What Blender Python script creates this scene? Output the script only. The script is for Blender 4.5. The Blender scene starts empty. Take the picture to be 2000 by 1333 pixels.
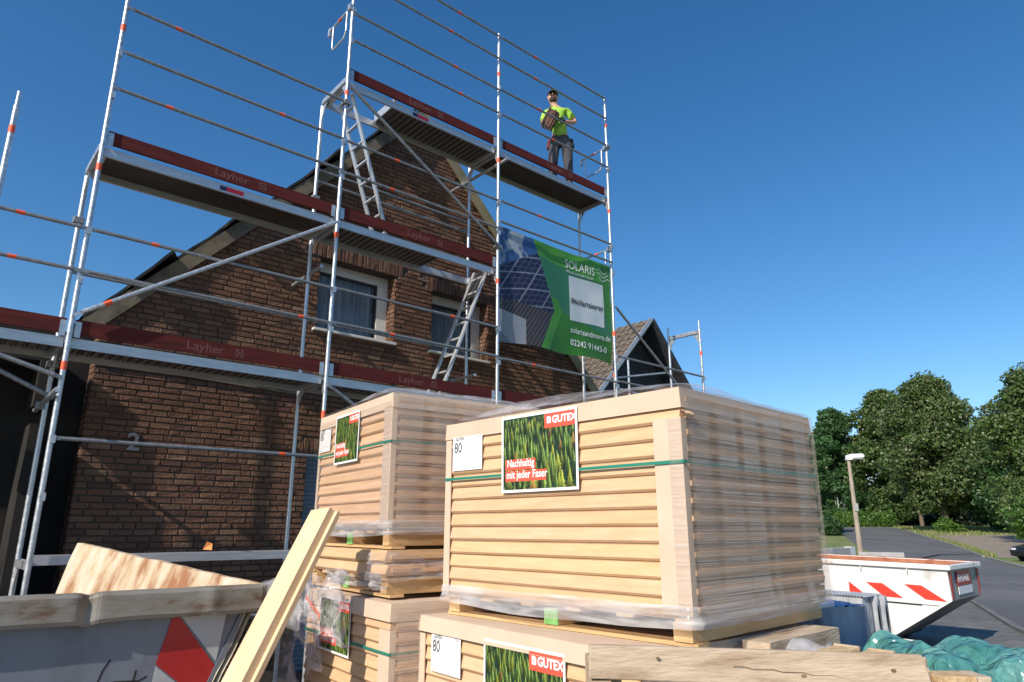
import bpy, bmesh, math, random
import numpy as np
from mathutils import Vector, Matrix, noise
from mathutils.geometry import tessellate_polygon
R = math.radians
random.seed(7)
SC = bpy.context.scene
COL = SC.collection

# ------------------------------------------------------------------ camera, sky, sun, exposure
EYE = 1.85
cam_d = bpy.data.cameras.new('camera'); cam = bpy.data.objects.new('camera', cam_d); COL.objects.link(cam)
cam.location = (0, 0, EYE); cam.rotation_euler = (R(90 + 15.234), 0, 0)
cam_d.sensor_width = 36; cam_d.lens = 36 * 1339.3 / 2000; cam_d.clip_start = 0.05; cam_d.clip_end = 2000
SC.camera = cam
TH = 0.715712
D = Vector((math.cos(TH), math.sin(TH), 0)); N = Vector((-math.sin(TH), math.cos(TH), 0))
S_N, ELEV = 0.22, R(34.4)
sh = (-D * math.sqrt(1 - S_N ** 2) - N * S_N).normalized()
S = Vector((sh.x * math.cos(ELEV), sh.y * math.cos(ELEV), math.sin(ELEV)))
w = bpy.data.worlds.new('World'); SC.world = w; w.use_nodes = True
wn = w.node_tree; bg = wn.nodes['Background']
sky = wn.nodes.new('ShaderNodeTexSky'); sky.sky_type = 'NISHITA'; sky.sun_disc = False
sky.sun_elevation = ELEV; sky.sun_rotation = math.atan2(S.x, S.y)
sky.altitude = 0; sky.air_density = 1.0; sky.dust_density = 0.5; sky.ozone_density = 3.2
hs = wn.nodes.new('ShaderNodeHueSaturation'); hs.inputs['Saturation'].default_value = 1.28; hs.inputs['Value'].default_value = 1.54
wn.links.new(sky.outputs[0], hs.inputs['Color']); wn.links.new(hs.outputs[0], bg.inputs[0]); bg.inputs[1].default_value = 0.092
sun_d = bpy.data.lights.new('sun', 'SUN'); sun = bpy.data.objects.new('sun', sun_d); COL.objects.link(sun)
sun_d.energy = 5.0; sun_d.angle = R(0.5); sun_d.color = (1.0, 0.91, 0.78)
sun.rotation_euler = S.to_track_quat('Z', 'Y').to_euler()
SC.view_settings.view_transform = 'Standard'; SC.view_settings.look = 'None'
SC.view_settings.exposure = 0.08; SC.view_settings.gamma = 1.0
SC.render.engine = 'CYCLES'
SC.cycles.transparent_max_bounces = 16

# ------------------------------------------------------------------ helpers
class MB:
    """collects shapes, links them as ONE mesh object"""
    def __init__(s): s.v = []; s.f = []; s.m = []; s.sm = []; s.c = []
    def add(s, vs, fs, m=0, smooth=False, col=None, M=None):
        b = len(s.v)
        for p in vs:
            p = Vector(p)
            s.v.append(tuple(M @ p if M else p))
        for f in fs:
            s.f.append([b + i for i in f]); s.m.append(m); s.sm.append(smooth); s.c.append(col or (1, 1, 1))
        return s
    def box(s, x0, x1, y0, y1, z0, z1, m=0, col=None, M=None):
        vs = [(x0, y0, z0), (x1, y0, z0), (x1, y1, z0), (x0, y1, z0), (x0, y0, z1), (x1, y0, z1), (x1, y1, z1), (x0, y1, z1)]
        return s.add(vs, [(0, 3, 2, 1), (4, 5, 6, 7), (0, 1, 5, 4), (1, 2, 6, 5), (2, 3, 7, 6), (3, 0, 4, 7)], m, False, col, M)
    def bar(s, p0, p1, wd, ht, up=(0, 0, 1), m=0, col=None):
        p0 = Vector(p0); p1 = Vector(p1); d = p1 - p0; L = d.length; d.normalize(); up = Vector(up)
        x = d.cross(up)
        if x.length < 1e-4: x = d.cross(Vector((1, 0, 0)))
        x.normalize(); z = x.cross(d)
        M = Matrix(((x.x, d.x, z.x, p0.x), (x.y, d.y, z.y, p0.y), (x.z, d.z, z.z, p0.z), (0, 0, 0, 1)))
        return s.box(-wd / 2, wd / 2, 0, L, -ht / 2, ht / 2, m, col, M)
    def tube(s, p0, p1, r0, r1=None, n=12, m=0, caps=True, col=None):
        p0 = Vector(p0); p1 = Vector(p1); r1 = r0 if r1 is None else r1
        d = (p1 - p0).normalized(); x = d.orthogonal().normalized(); y = d.cross(x)
        vs = []
        for p, r in ((p0, r0), (p1, r1)):
            for k in range(n):
                a = 2 * math.pi * k / n
                vs.append(p + x * math.cos(a) * r + y * math.sin(a) * r)
        s.add(vs, [(k, (k + 1) % n, n + (k + 1) % n, n + k) for k in range(n)], m, True, col)
        if caps: s.add(vs, [tuple(range(n - 1, -1, -1)), tuple(range(n, 2 * n))], m, False, col)
        return s
    def path(s, pts, r, n=8, m=0, col=None):
        for a, b in zip(pts[:-1], pts[1:]): s.tube(a, b, r, None, n, m, True, col)
        return s
    def sheet(s, fn, nu, nv, m=0, smooth=True, col=None):
        vs = [fn(i / nu, j / nv) for j in range(nv + 1) for i in range(nu + 1)]
        fs = [(j * (nu + 1) + i, j * (nu + 1) + i + 1, (j + 1) * (nu + 1) + i + 1, (j + 1) * (nu + 1) + i) for j in range(nv) for i in range(nu)]
        return s.add(vs, fs, m, smooth, col)
    def poly(s, outer, ax, d0, d1, m=0, col=None):
        """prism: polygon (list of 2D) in the plane normal to axis ax ('x','y','z'), from d0 to d1"""
        def P(q, d): return {'y': (q[0], d, q[1]), 'x': (d, q[0], q[1]), 'z': (q[0], q[1], d)}[ax]
        n = len(outer); vs = [P(q, d0) for q in outer] + [P(q, d1) for q in outer]
        tri = tessellate_polygon([[Vector((q[0], q[1], 0)) for q in outer]])
        fs = [tuple(t) for t in tri] + [tuple(i + n for i in reversed(t)) for t in tri] + [(i, (i + 1) % n, n + (i + 1) % n, n + i) for i in range(n)]
        return s.add(vs, fs, m, False, col)
    def build(s, name, mats, parent=None, label=None, loc=None, rz=None, bevel=0, recalc=True):
        me = bpy.data.meshes.new(name); me.from_pydata(s.v, [], s.f); me.validate()
        if len(me.polygons) == len(s.f):
            me.polygons.foreach_set('material_index', s.m); me.polygons.foreach_set('use_smooth', s.sm)
            if any(c != (1, 1, 1) for c in s.c):
                at = me.color_attributes.new('tint', 'FLOAT_COLOR', 'CORNER')
                cc = []
                for p, c in zip(me.polygons, s.c): cc += [c[0], c[1], c[2], 1.0] * p.loop_total
                at.data.foreach_set('color', cc)
        if not isinstance(mats, (list, tuple)): mats = [mats]
        for q in mats: me.materials.append(q)
        if recalc:
            bm = bmesh.new(); bm.from_mesh(me); bmesh.ops.recalc_face_normals(bm, faces=bm.faces[:]); bm.to_mesh(me); bm.free()
        o = bpy.data.objects.new(name, me); COL.objects.link(o)
        if parent: o.parent = parent
        if loc is not None: o.location = loc
        if rz is not None: o.rotation_euler = (0, 0, rz)
        if bevel:
            b = o.modifiers.new('bevel', 'BEVEL'); b.width = bevel; b.segments = 2; b.limit_method = 'ANGLE'; b.angle_limit = R(40)
        if label: o['label'] = label
        return o

def thing(name, label, cat, loc=(0, 0, 0), rz=0, group=None, rot=None):
    o = bpy.data.objects.new(name, None); COL.objects.link(o); o.empty_display_size = 0.2
    o.location = loc; o.rotation_euler = rot if rot else (0, 0, rz)
    return tag(o, label, cat, group)
def tag(o, label, cat, group=None):
    o['label'] = label; o['category'] = cat
    if group: o['group'] = group
    return o
def struct(o): o['kind'] = 'structure'; return o
def stuff(o, label, cat):
    o['kind'] = 'stuff'; o['label'] = label; o['category'] = cat; return o

def text(name, body, size, mat, parent, origin, right, up, depth=0.0008, bold=0.0, align='LEFT', sx=1.0, shear=0):
    cu = bpy.data.curves.new('t', 'FONT'); cu.body = body; cu.size = size; cu.extrude = depth; cu.offset = bold; cu.align_x = align; cu.shear = shear
    cu.resolution_u = 4; cu.fill_mode = 'BOTH'
    ob = bpy.data.objects.new('t', cu); COL.objects.link(ob)
    dg = bpy.context.evaluated_depsgraph_get(); me = bpy.data.meshes.new_from_object(ob.evaluated_get(dg))
    bpy.data.objects.remove(ob)
    r = Vector(right).normalized(); u = Vector(up); u = (u - r * u.dot(r)).normalized(); n = r.cross(u)
    o_ = Vector(origin)
    M = Matrix(((r.x * sx, u.x, n.x, o_.x), (r.y * sx, u.y, n.y, o_.y), (r.z * sx, u.z, n.z, o_.z), (0, 0, 0, 1)))
    me.transform(M); me.name = name; me.materials.clear(); me.materials.append(mat)
    o = bpy.data.objects.new(name, me); COL.objects.link(o); o.parent = parent
    return o

# ------------------------------------------------------------------ materials
def mat(name, col=(.5, .5, .5), rough=.6, metal=0, spec=None):
    m = bpy.data.materials.new(name); m.use_nodes = True; nt = m.node_tree; b = nt.nodes['Principled BSDF']
    b.inputs['Base Color'].default_value = (*col, 1); b.inputs['Roughness'].default_value = rough; b.inputs['Metallic'].default_value = metal
    if spec is not None: b.inputs['Specular IOR Level'].default_value = spec
    return m
def nodes(m): nt = m.node_tree; return nt, nt.nodes['Principled BSDF'], nt.nodes.new, nt.links.new
def noisy(name, c1, c2, scale=5, rough=.6, metal=0, stretch=(1, 1, 1), bump=0, detail=6, lo=.35, hi=.65, c3=None, bscale=None, rough2=None, tint=False, spec=None, rot=(0, 0, 0)):
    m = mat(name, c1, rough, metal, spec); nt, b, nn, ln = nodes(m)
    tc = nn('ShaderNodeTexCoord'); mp = nn('ShaderNodeMapping'); ln(tc.outputs['Object'], mp.inputs[0]); mp.inputs['Scale'].default_value = stretch; mp.inputs['Rotation'].default_value = rot
    nz = nn('ShaderNodeTexNoise'); nz.inputs['Scale'].default_value = scale; nz.inputs['Detail'].default_value = detail; nz.inputs['Roughness'].default_value = .62
    ln(mp.outputs[0], nz.inputs['Vector'])
    cr = nn('ShaderNodeValToRGB'); e = cr.color_ramp.elements
    e[0].position = lo; e[0].color = (*c1, 1); e[1].position = hi; e[1].color = (*c2, 1)
    if c3: k = e.new((lo + hi) / 2); k.color = (*c3, 1)
    ln(nz.outputs[0], cr.inputs[0]); out = cr.outputs[0]
    if tint:
        at = nn('ShaderNodeVertexColor'); at.layer_name = 'tint'; mx = nn('ShaderNodeMix'); mx.data_type = 'RGBA'; mx.blend_type = 'MULTIPLY'; mx.inputs[0].default_value = 1
        ln(out, mx.inputs[6]); ln(at.outputs[0], mx.inputs[7]); out = mx.outputs[2]
    ln(out, b.inputs['Base Color'])
    if rough2 is not None:
        mr = nn('ShaderNodeMapRange'); mr.inputs[1].default_value = lo; mr.inputs[2].default_value = hi; mr.inputs[3].default_value = rough; mr.inputs[4].default_value = rough2
        ln(nz.outputs[0], mr.inputs[0]); ln(mr.outputs[0], b.inputs['Roughness'])
    if bump:
        n2 = nn('ShaderNodeTexNoise'); n2.inputs['Scale'].default_value = bscale or scale * 3; n2.inputs['Detail'].default_value = 5
        ln(mp.outputs[0], n2.inputs['Vector'])
        bp = nn('ShaderNodeBump'); bp.inputs['Strength'].default_value = bump; bp.inputs['Distance'].default_value = .01
        ln(n2.outputs[0], bp.inputs['Height']); ln(bp.outputs[0], b.inputs['Normal'])
    return m

M = {}
M['steel'] = noisy('galvanised_steel', (.44, .47, .51), (.66, .68, .70), 26, .34, .75, bump=.12, bscale=90, rough2=.5)
M['steel_dark'] = noisy('weathered_steel', (.22, .23, .25), (.36, .37, .38), 20, .5, .6)
M['alu'] = noisy('aluminium', (.50, .52, .55), (.66, .67, .69), 12, .42, .55, stretch=(.3, 3, 3))
M['red_tape'] = noisy('red_band', (.80, .09, .03), (.9, .14, .05), 30, .5)
M['toe'] = noisy('toe_board_red', (.066, .010, .008), (.112, .017, .013), 3.5, .75, stretch=(.6, 3, 6), c3=(.095, .011, .010), bump=.15, spec=.3)
M['toe_text'] = noisy('toe_board_lettering', (.19, .075, .065), (.12, .04, .035), 40, .7)
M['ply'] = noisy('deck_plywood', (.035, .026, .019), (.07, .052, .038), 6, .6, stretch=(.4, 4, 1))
M['fibre'] = noisy('wood_fibre_board', (.62, .40, .225), (.70, .475, .285), 3.5, .85, stretch=(1, 1, 9), bump=.25, bscale=90, tint=True, c3=(.66, .435, .255))
M['fibre_plain'] = noisy('pale_fibre_board', (.66, .48, .29), (.74, .56, .36), 3.5, .85, bump=.25, bscale=90)
M['card'] = noisy('cardboard', (.60, .46, .34), (.66, .52, .39), 3, .75, bump=.08, bscale=30)
M['pine'] = noisy('new_pine', (.50, .31, .14), (.66, .45, .23), 3, .7, stretch=(1, 1, 8), bump=.2, bscale=40)
M['green_end'] = noisy('green_painted_wood', (.16, .42, .10), (.30, .60, .20), 20, .7)
M['strap'] = mat('green_strap', (.025, .22, .15), .35)
M['white'] = mat('white_paper', (.82, .82, .82), .55)
M['redprint'] = mat('red_print', (.80, .10, .06), .5)
M['blackprint'] = mat('black_print', (.02, .02, .025), .5)
M['greyprint'] = mat('grey_print', (.35, .36, .4), .5)
M['white_paint'] = mat('white_lettering', (.75, .77, .78), .5)

def attr_mat(name, rough=.6, mult=1.0, trans=0, bump=0):
    m = mat(name, rough=rough); nt, b, nn, ln = nodes(m)
    at = nn('ShaderNodeVertexColor'); at.layer_name = 'tint'; ln(at.outputs[0], b.inputs['Base Color'])
    if bump:
        tc = nn('ShaderNodeTexCoord'); n2 = nn('ShaderNodeTexNoise'); n2.inputs['Scale'].default_value = bump[0]; n2.inputs['Detail'].default_value = 6
        ln(tc.outputs['Object'], n2.inputs['Vector'])
        cr = nn('ShaderNodeMapRange'); cr.inputs[3].default_value = .55; cr.inputs[4].default_value = 1.35
        ln(n2.outputs[0], cr.inputs[0])
        mx = nn('ShaderNodeMix'); mx.data_type = 'RGBA'; mx.blend_type = 'MULTIPLY'; mx.inputs[0].default_value = 1
        ln(at.outputs[0], mx.inputs[6]); ln(cr.outputs[0], mx.inputs[7]); ln(mx.outputs[2], b.inputs['Base Color'])
        bp = nn('ShaderNodeBump'); bp.inputs['Strength'].default_value = bump[1]; bp.inputs['Distance'].default_value = .012
        ln(n2.outputs[0], bp.inputs['Height']); ln(bp.outputs[0], b.inputs['Normal'])
    return m
M['print'] = attr_mat('colour_print', .45)
M['brick'] = attr_mat('clinker_brick', .85, bump=(38, .9))
M['mortar'] = noisy('mortar', (.045, .035, .028), (.09, .07, .055), 20, .9, bump=.5)
M['plain'] = attr_mat('painted_surface', .5)

def leaf_mat(name, trans=.25):
    m = bpy.data.materials.new(name); m.use_nodes = True; nt = m.node_tree; b = nt.nodes['Principled BSDF']; nn = nt.nodes.new; ln = nt.links.new
    at = nn('ShaderNodeVertexColor'); at.layer_name = 'tint'; ln(at.outputs[0], b.inputs['Base Color']); b.inputs['Roughness'].default_value = .45
    tr = nn('ShaderNodeBsdfTranslucent'); ln(at.outputs[0], tr.inputs[0]); mx = nn('ShaderNodeMixShader'); mx.inputs[0].default_value = trans
    out = nt.nodes['Material Output']; ln(b.outputs[0], mx.inputs[1]); ln(tr.outputs[0], mx.inputs[2]); ln(mx.outputs[0], out.inputs[0])
    return m
M['leaf'] = leaf_mat('foliage')
M['bark'] = noisy('bark', (.10, .075, .05), (.2, .16, .12), 6, .9, stretch=(3, 3, .6), bump=.5)

def film_mat(name, base=(.8, .78, .78), lo=.10, hi=.75, sc=(2, 2, 60), rough=.22, rot=(0, 0, 0), bands=True, mid=.5):
    """stretch film: clear plastic with streaks of stretched folds"""
    m = bpy.data.materials.new(name); m.use_nodes = True; nt = m.node_tree; b = nt.nodes['Principled BSDF']; nn = nt.nodes.new; ln = nt.links.new
    b.inputs['Base Color'].default_value = (*base, 1); b.inputs['Roughness'].default_value = rough
    tr = nn('ShaderNodeBsdfTransparent'); tr.inputs[0].default_value = (.93, .92, .93, 1)
    tc = nn('ShaderNodeTexCoord'); mp = nn('ShaderNodeMapping'); mp.inputs['Scale'].default_value = sc; mp.inputs['Rotation'].default_value = rot
    ln(tc.outputs['Object'], mp.inputs[0])
    nz = nn('ShaderNodeTexNoise'); nz.inputs['Scale'].default_value = 1.0; nz.inputs['Detail'].default_value = 4; nz.inputs['Distortion'].default_value = .25
    ln(mp.outputs[0], nz.inputs['Vector'])
    cr = nn('ShaderNodeMapRange'); cr.inputs[1].default_value = mid - .08; cr.inputs[2].default_value = mid + .25; cr.inputs[3].default_value = lo; cr.inputs[4].default_value = hi
    ln(nz.outputs[0], cr.inputs[0]); fac = cr.outputs[0]
    if bands:   # vertical bands where two windings overlap
        m2 = nn('ShaderNodeMapping'); m2.inputs['Scale'].default_value = (5.2, 5.2, .35); ln(tc.outputs['Object'], m2.inputs[0])
        n3 = nn('ShaderNodeTexNoise'); n3.inputs['Scale'].default_value = 1.0; n3.inputs['Detail'].default_value = 1; ln(m2.outputs[0], n3.inputs['Vector'])
        c3 = nn('ShaderNodeMapRange'); c3.inputs[1].default_value = .42; c3.inputs[2].default_value = .52; c3.inputs[3].default_value = .18; c3.inputs[4].default_value = 1
        ln(n3.outputs[0], c3.inputs[0]); mu = nn('ShaderNodeMath'); mu.operation = 'MULTIPLY'; ln(fac, mu.inputs[0]); ln(c3.outputs[0], mu.inputs[1])
        ad = nn('ShaderNodeMath'); ad.operation = 'ADD'; ad.inputs[1].default_value = lo; ln(mu.outputs[0], ad.inputs[0]); fac = ad.outputs[0]
    bp = nn('ShaderNodeBump'); bp.inputs['Strength'].default_value = .6; bp.inputs['Distance'].default_value = .01; ln(nz.outputs[0], bp.inputs['Height']); ln(bp.outputs[0], b.inputs['Normal'])
    mx = nn('ShaderNodeMixShader'); ln(fac, mx.inputs[0]); ln(tr.outputs[0], mx.inputs[1]); ln(b.outputs[0], mx.inputs[2]); ln(mx.outputs[0], nt.nodes['Material Output'].inputs[0])
    return m
M['film'] = film_mat('stretch_film', base=(.66, .55, .46), lo=.14, hi=.72, sc=(.9, .9, 150))
M['film_thin'] = film_mat('thin_glossy_film', base=(.80, .74, .70), lo=.03, hi=.38, sc=(2, 2, 50), bands=False, rough=.15)
M['film_top'] = film_mat('loose_film', base=(.78, .78, .82), lo=.16, hi=.5, sc=(7, 7, 7), bands=False, rough=.15)
M['film_skirt'] = film_mat('bunched_film', base=(.70, .68, .68), lo=.25, hi=.85, sc=(2.2, 2.2, 22), bands=False, mid=.5, rough=.2)
M['glass'] = mat('window_glass', (.02, .03, .045), .04, 0, .9)
M['pvc'] = noisy('white_window_frame', (.62, .60, .57), (.70, .68, .64), 8, .4)
M['oldwood'] = noisy('weathered_pallet_wood', (.33, .23, .15), (.56, .45, .33), 2.2, .85, stretch=(1.5, 5, 9), c3=(.48, .37, .26), bump=.5, bscale=14)
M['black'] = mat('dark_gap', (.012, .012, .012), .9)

# ------------------------------------------------------------------ ground
def gz(y):
    t = min(max((y - 45) / 80, 0), 1); return 2.0 * t * t * (3 - 2 * t)
YS = [-30, 0, 10, 20, 30, 40, 45] + [47 + 2 * i for i in range(45)] + [150, 250, 600]
def ystrip(xl, xr, y0, y1, lift):
    """sheet between two x(y) curves following the ground height"""
    ys = [y0] + [y for y in YS if y0 < y < y1] + [y1]
    vs = []; fs = []
    for i, y in enumerate(ys):
        vs += [(xl(y), y, gz(y) + lift), (xr(y), y, gz(y) + lift)]
        if i: fs.append((2 * i - 2, 2 * i - 1, 2 * i + 1, 2 * i))
    return vs, fs
def lerp(tab):
    def f(y):
        if y <= tab[0][0]: a, b = tab[0], tab[1]
        elif y >= tab[-1][0]: a, b = tab[-2], tab[-1]
        else:
            for a, b in zip(tab[:-1], tab[1:]):
                if a[0] <= y <= b[0]: break
        return a[1] + (b[1] - a[1]) * (y - a[0]) / (b[0] - a[0])
    return f
M['grass'] = noisy('grass_ground', (.12, .18, .04), (.27, .26, .10), .6, .95, detail=10, bump=.6, bscale=8, c3=(.15, .18, .05))
M['asphalt'] = noisy('asphalt', (.095, .095, .099), (.150, .147, .143), .22, .85, detail=10, bump=.3, bscale=60, c3=(.120, .119, .119))
M['gravel'] = noisy('gravel_lot', (.22, .18, .14), (.30, .25, .19), .8, .95, detail=10, bump=.4, bscale=30)
def paver():
    m = mat('pavement_slabs', rough=.85); nt, b, nn, ln = nodes(m)
    tc = nn('ShaderNodeTexCoord'); mp = nn('ShaderNodeMapping'); mp.inputs['Rotation'].default_value = (0, 0, R(52)); ln(tc.outputs['Object'], mp.inputs[0])
    bt = nn('ShaderNodeTexBrick'); bt.inputs['Scale'].default_value = 1; bt.inputs['Brick Width'].default_value = .5; bt.inputs['Row Height'].default_value = .5; bt.inputs['Mortar Size'].default_value = .008
    bt.inputs['Color1'].default_value = (.12, .12, .115, 1); bt.inputs['Color2'].default_value = (.165, .16, .15, 1); bt.inputs['Mortar'].default_value = (.05, .048, .04, 1)
    ln(mp.outputs[0], bt.inputs['Vector'])
    nz = nn('ShaderNodeTexNoise'); nz.inputs['Scale'].default_value = 3; nz.inputs['Detail'].default_value = 8; ln(tc.outputs['Object'], nz.inputs['Vector'])
    mr = nn('ShaderNodeMapRange'); mr.inputs[3].default_value = .7; mr.inputs[4].default_value = 1.3; ln(nz.outputs[0], mr.inputs[0])
    mx = nn('ShaderNodeMix'); mx.data_type = 'RGBA'; mx.blend_type = 'MULTIPLY'; mx.inputs[0].default_value = 1; ln(bt.outputs[0], mx.inputs[6]); ln(mr.outputs[0], mx.inputs[7]); ln(mx.outputs[2], b.inputs['Base Color'])
    return m
M['paver'] = paver()
vs, fs = ystrip(lambda y: -600, lambda y: 900, -30, 600, 0)
struct(MB().add(vs, fs).build('ground', M['grass'], recalc=False))
roadL = lerp([(-10, 1.4), (13.2, 9.15), (18.6, 11.75), (49.5, 25.96), (57, 28.2), (70, 33.3), (93, 42.7), (118, 52.5)])
roadR = lerp([(-10, 7), (32.3, 22.9), (55.6, 35.35), (67, 40.9), (83.4, 47.9), (101, 55.5), (118, 62.7)])
vs, fs = ystrip(roadL, roadR, -10, 119, .008)
struct(MB().add(vs, fs).build('road', M['asphalt'], recalc=False))
vs, fs = ystrip(lambda y: roadL(y) - 60, lambda y: roadL(y), -20, 46, .004)
pv = struct(MB().add(vs, fs).build('pavement', M['paver'], recalc=False))
kb = MB()
for yy0, yy1 in zip([-10 + 2 * i for i in range(28)], [-8 + 2 * i for i in range(28)]):
    kb.bar((roadL(yy0), yy0, gz(yy0) + .02), (roadL(yy1), yy1, gz(yy1) + .02), .1, .09)
struct(kb.build('kerb', noisy('kerb_stone', (.12, .12, .115), (.2, .195, .18), 5, .8)))
kb = MB()
ks = [y for y in YS if 45 < y < 100]
for yy0, yy1 in zip([20, 30] + ks[:-1], [30, 45] + ks[1:]):
    kb.bar((roadR(yy0) + .1, yy0, gz(yy0) + .03), (roadR(yy1) + .1, yy1, gz(yy1) + .03), .2, .12)
struct(kb.build('far_kerb', noisy('kerb_stone_far', (.2, .19, .17), (.3, .28, .25), 5, .8)))
vs, fs = ystrip(lambda y: roadR(y) + .3, lambda y: roadR(y) + (15 if y < 70 else 12), 46, 86, .006)
struct(MB().add(vs, fs).build('gravel_lot', M['gravel'], recalc=False))
sm = MB()
for a_, b_ in (((25.2, 44.2), (29.6, 49.6)), ((29.6, 49.6), (32.9, 50.9)), ((13.0, 17.5), (15.8, 21.0)), ((15.8, 21.0), (17.5, 26.0))): sm.bar((a_[0], a_[1], .05 if a_[1] > 30 else .0105), (b_[0], b_[1], .05 if a_[1] > 30 else .0105), .10 if a_[1] > 30 else .03, .003 if a_[1] < 30 else .07)
struct(sm.build('tar_seam', noisy('tar', (.03, .03, .03), (.05, .05, .05), 5, .7)))
# ------------------------------------------------------------------ brick house
ORG = (-4.0974, 6.1086, 0)
HK = 1.036         # the house stands 0.3 m further from the scaffold
HORG = (ORG[0] * HK, ORG[1] * HK, EYE * (1 - HK))
house = thing('brick_house', 'red-brown brick gable house with stripped roof edges behind the scaffold', 'house', HORG, TH); house.scale = (HK, HK, HK)
W0 = 1.0           # wall plane
UL, UR = .40, 8.42
APU, APZ, SL = 4.34, 8.22, 1.0
def roofz(u): return APZ - abs(u - APU) * (1.06 if u < APU else 1.03)
windows = [(2.84, 4.02, 4.40, 5.42), (4.68, 5.76, 4.40, 5.36)]
shutter_w = (2.86, 3.9, .2, 2.74)
holes = windows + [shutter_w]
bricks = MB()
bw, bh, g = .210, .056, .011
def in_hole(u0, u1, z0, z1):
    for h in holes:
        if u1 > h[0] + .001 and u0 < h[1] - .001 and z1 > h[2] + .001 and z0 < h[3] + .001: return h
def brick_col():
    t = random.random(); k = random.uniform(.66, .96)
    base = (.190, .090, .054) if t < .5 else ((.212, .108, .064) if t < .80 else ((.150, .070, .046) if t < .96 else (.245, .14, .085)))
    return tuple(c * k for c in base)
def add_brick(u0, u1, z0, z1, w0=W0, dep=.012, axis='w'):
    d = dep + random.uniform(-.003, .004); e = .004
    c = brick_col()
    jit = [random.uniform(-.003, .003) for _ in range(8)]
    f = [(u0 + e + jit[0], z0 + e + jit[1]), (u1 - e + jit[2], z0 + e + jit[3]), (u1 - e + jit[4], z1 - e + jit[5]), (u0 + e + jit[6], z1 - e + jit[7])]
    b = [(u0, z0), (u1, z0), (u1, z1), (u0, z1)]
    if axis == 'w':
        tl_ = [random.uniform(-.0045, .0045) for _ in range(4)]
        vs = [(q[0], w0 + .004, q[1]) for q in b] + [(q[0], w0 - d - tl_[i_], q[1]) for i_, q in enumerate(f)]
    else:   # face looking to -u or +u at u=w0 ; dep sign carried in axis
        s_ = -1 if axis == '-u' else 1
        vs = [(w0 - s_ * .004, q[0], q[1]) for q in b] + [(w0 + s_ * d, q[0], q[1]) for q in f]
    bricks.add(vs, [(4, 5, 6, 7), (0, 1, 5, 4), (1, 2, 6, 5), (2, 3, 7, 6), (3, 0, 4, 7)], 0, False, c)
z = .3; row = 0
while z < 8.3:
    off = [0, .11, .055, .165][row % 4] if row % 2 else (row % 4) * .03
    u = UL - off
    while u < UR:
        u0 = max(u, UL); L_ = bw if random.random() > .12 else bw / 2; u1 = min(u + L_, UR)
        if u1 - u0 > .04 and z + bh < min(roofz(u0), roofz(u1)) + .12:
            soldier = any(h[0] - .12 < (u0 + u1) / 2 < h[1] + .12 and h[3] < z + bh / 2 < h[3] + .215 for h in holes)
            if not soldier:
                h = in_hole(u0, u1, z, z + bh)
                if not h: add_brick(u0, u1, z, z + bh)
                else:
                    if h[0] - u0 > .03: add_brick(u0, h[0], z, z + bh)
                    if u1 - h[1] > .03: add_brick(h[1], u1, z, z + bh)
        u += L_ + g
    z += bh + g; row += 1
for h in holes:                       # upright courses over the openings
    n_ = int((h[1] - h[0] + .24) / .067); st = (h[1] - h[0] + .24) / n_
    for k in range(n_):
        a = h[0] - .12 + k * st; add_brick(a + .005, a + st - .005, h[3] + .004, h[3] + .206, dep=.014)
REV = .20
for h in holes:                        # reveals
    zz = h[2]
    while zz < h[3] - .03:
        add_brick(W0 - .004, W0 + REV * .45, zz, min(zz + bh, h[3]), h[1], .008, '-u')
        add_brick(W0 + REV * .5, W0 + REV, zz, min(zz + bh, h[3]), h[1], .008, '-u')
        add_brick(W0, W0 + REV, zz, min(zz + bh, h[3]), h[0], .008, '+u')
        zz += bh + g
zz = .3; k = 0
while zz < 4.05:                       # short return at the left corner
    a, b_ = (.11, .225) if k % 2 else (.14, .225)
    add_brick(W0 - .004, W0 + a, zz, zz + bh, UL, .008, '-u'); add_brick(W0 + a + .01, W0 + b_, zz, zz + bh, UL, .008, '-u')
    zz += bh + g; k += 1
wall = MB()
# backing wall with openings (mortar), tessellated with holes
outer = [(UL, 0), (UR, 0), (UR, roofz(UR) + .1), (APU, APZ + .1), (UL, roofz(UL) + .1)]
loops = [[Vector((p[0], p[1], 0)) for p in outer]] + [[Vector((a, c, 0)), Vector((a, d, 0)), Vector((b, d, 0)), Vector((b, c, 0))] for a, b, c, d in holes]
flat = [p for l in loops for p in l]
tri = tessellate_polygon(loops)
wall.add([(p.x, W0, p.y) for p in flat], [tuple(t) for t in tri])
for a, b, c, d in holes:
    for x0, x1, z0, z1 in ((a, a, c, d), (b, b, c, d)): wall.add([(x0, W0, z0), (x0, W0 + .3, z0), (x0, W0 + .3, z1), (x0, W0, z1)], [(0, 1, 2, 3)])
    wall.add([(a, W0, d), (b, W0, d), (b, W0 + .3, d), (a, W0 + .3, d)], [(0, 1, 2, 3)])
    wall.add([(a, W0, c), (b, W0, c), (b, W0 + .3, c), (a, W0 + .3, c)], [(0, 1, 2, 3)])
wall.add([(UL, W0, 0), (UL, W0 + .25, 0), (UL, W0 + .25, 4.2), (UL, W0, 4.2)], [(0, 1, 2, 3)])
# right flank wall and the rest of the body
wall.box(UL + .15, UR - .002, W0 + .31, W0 + 8, 0, 4.0)
wl = wall.build('wall', M['mortar'], house, recalc=False)
bricks.build('brick_facing', M['brick'], wl)
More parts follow.
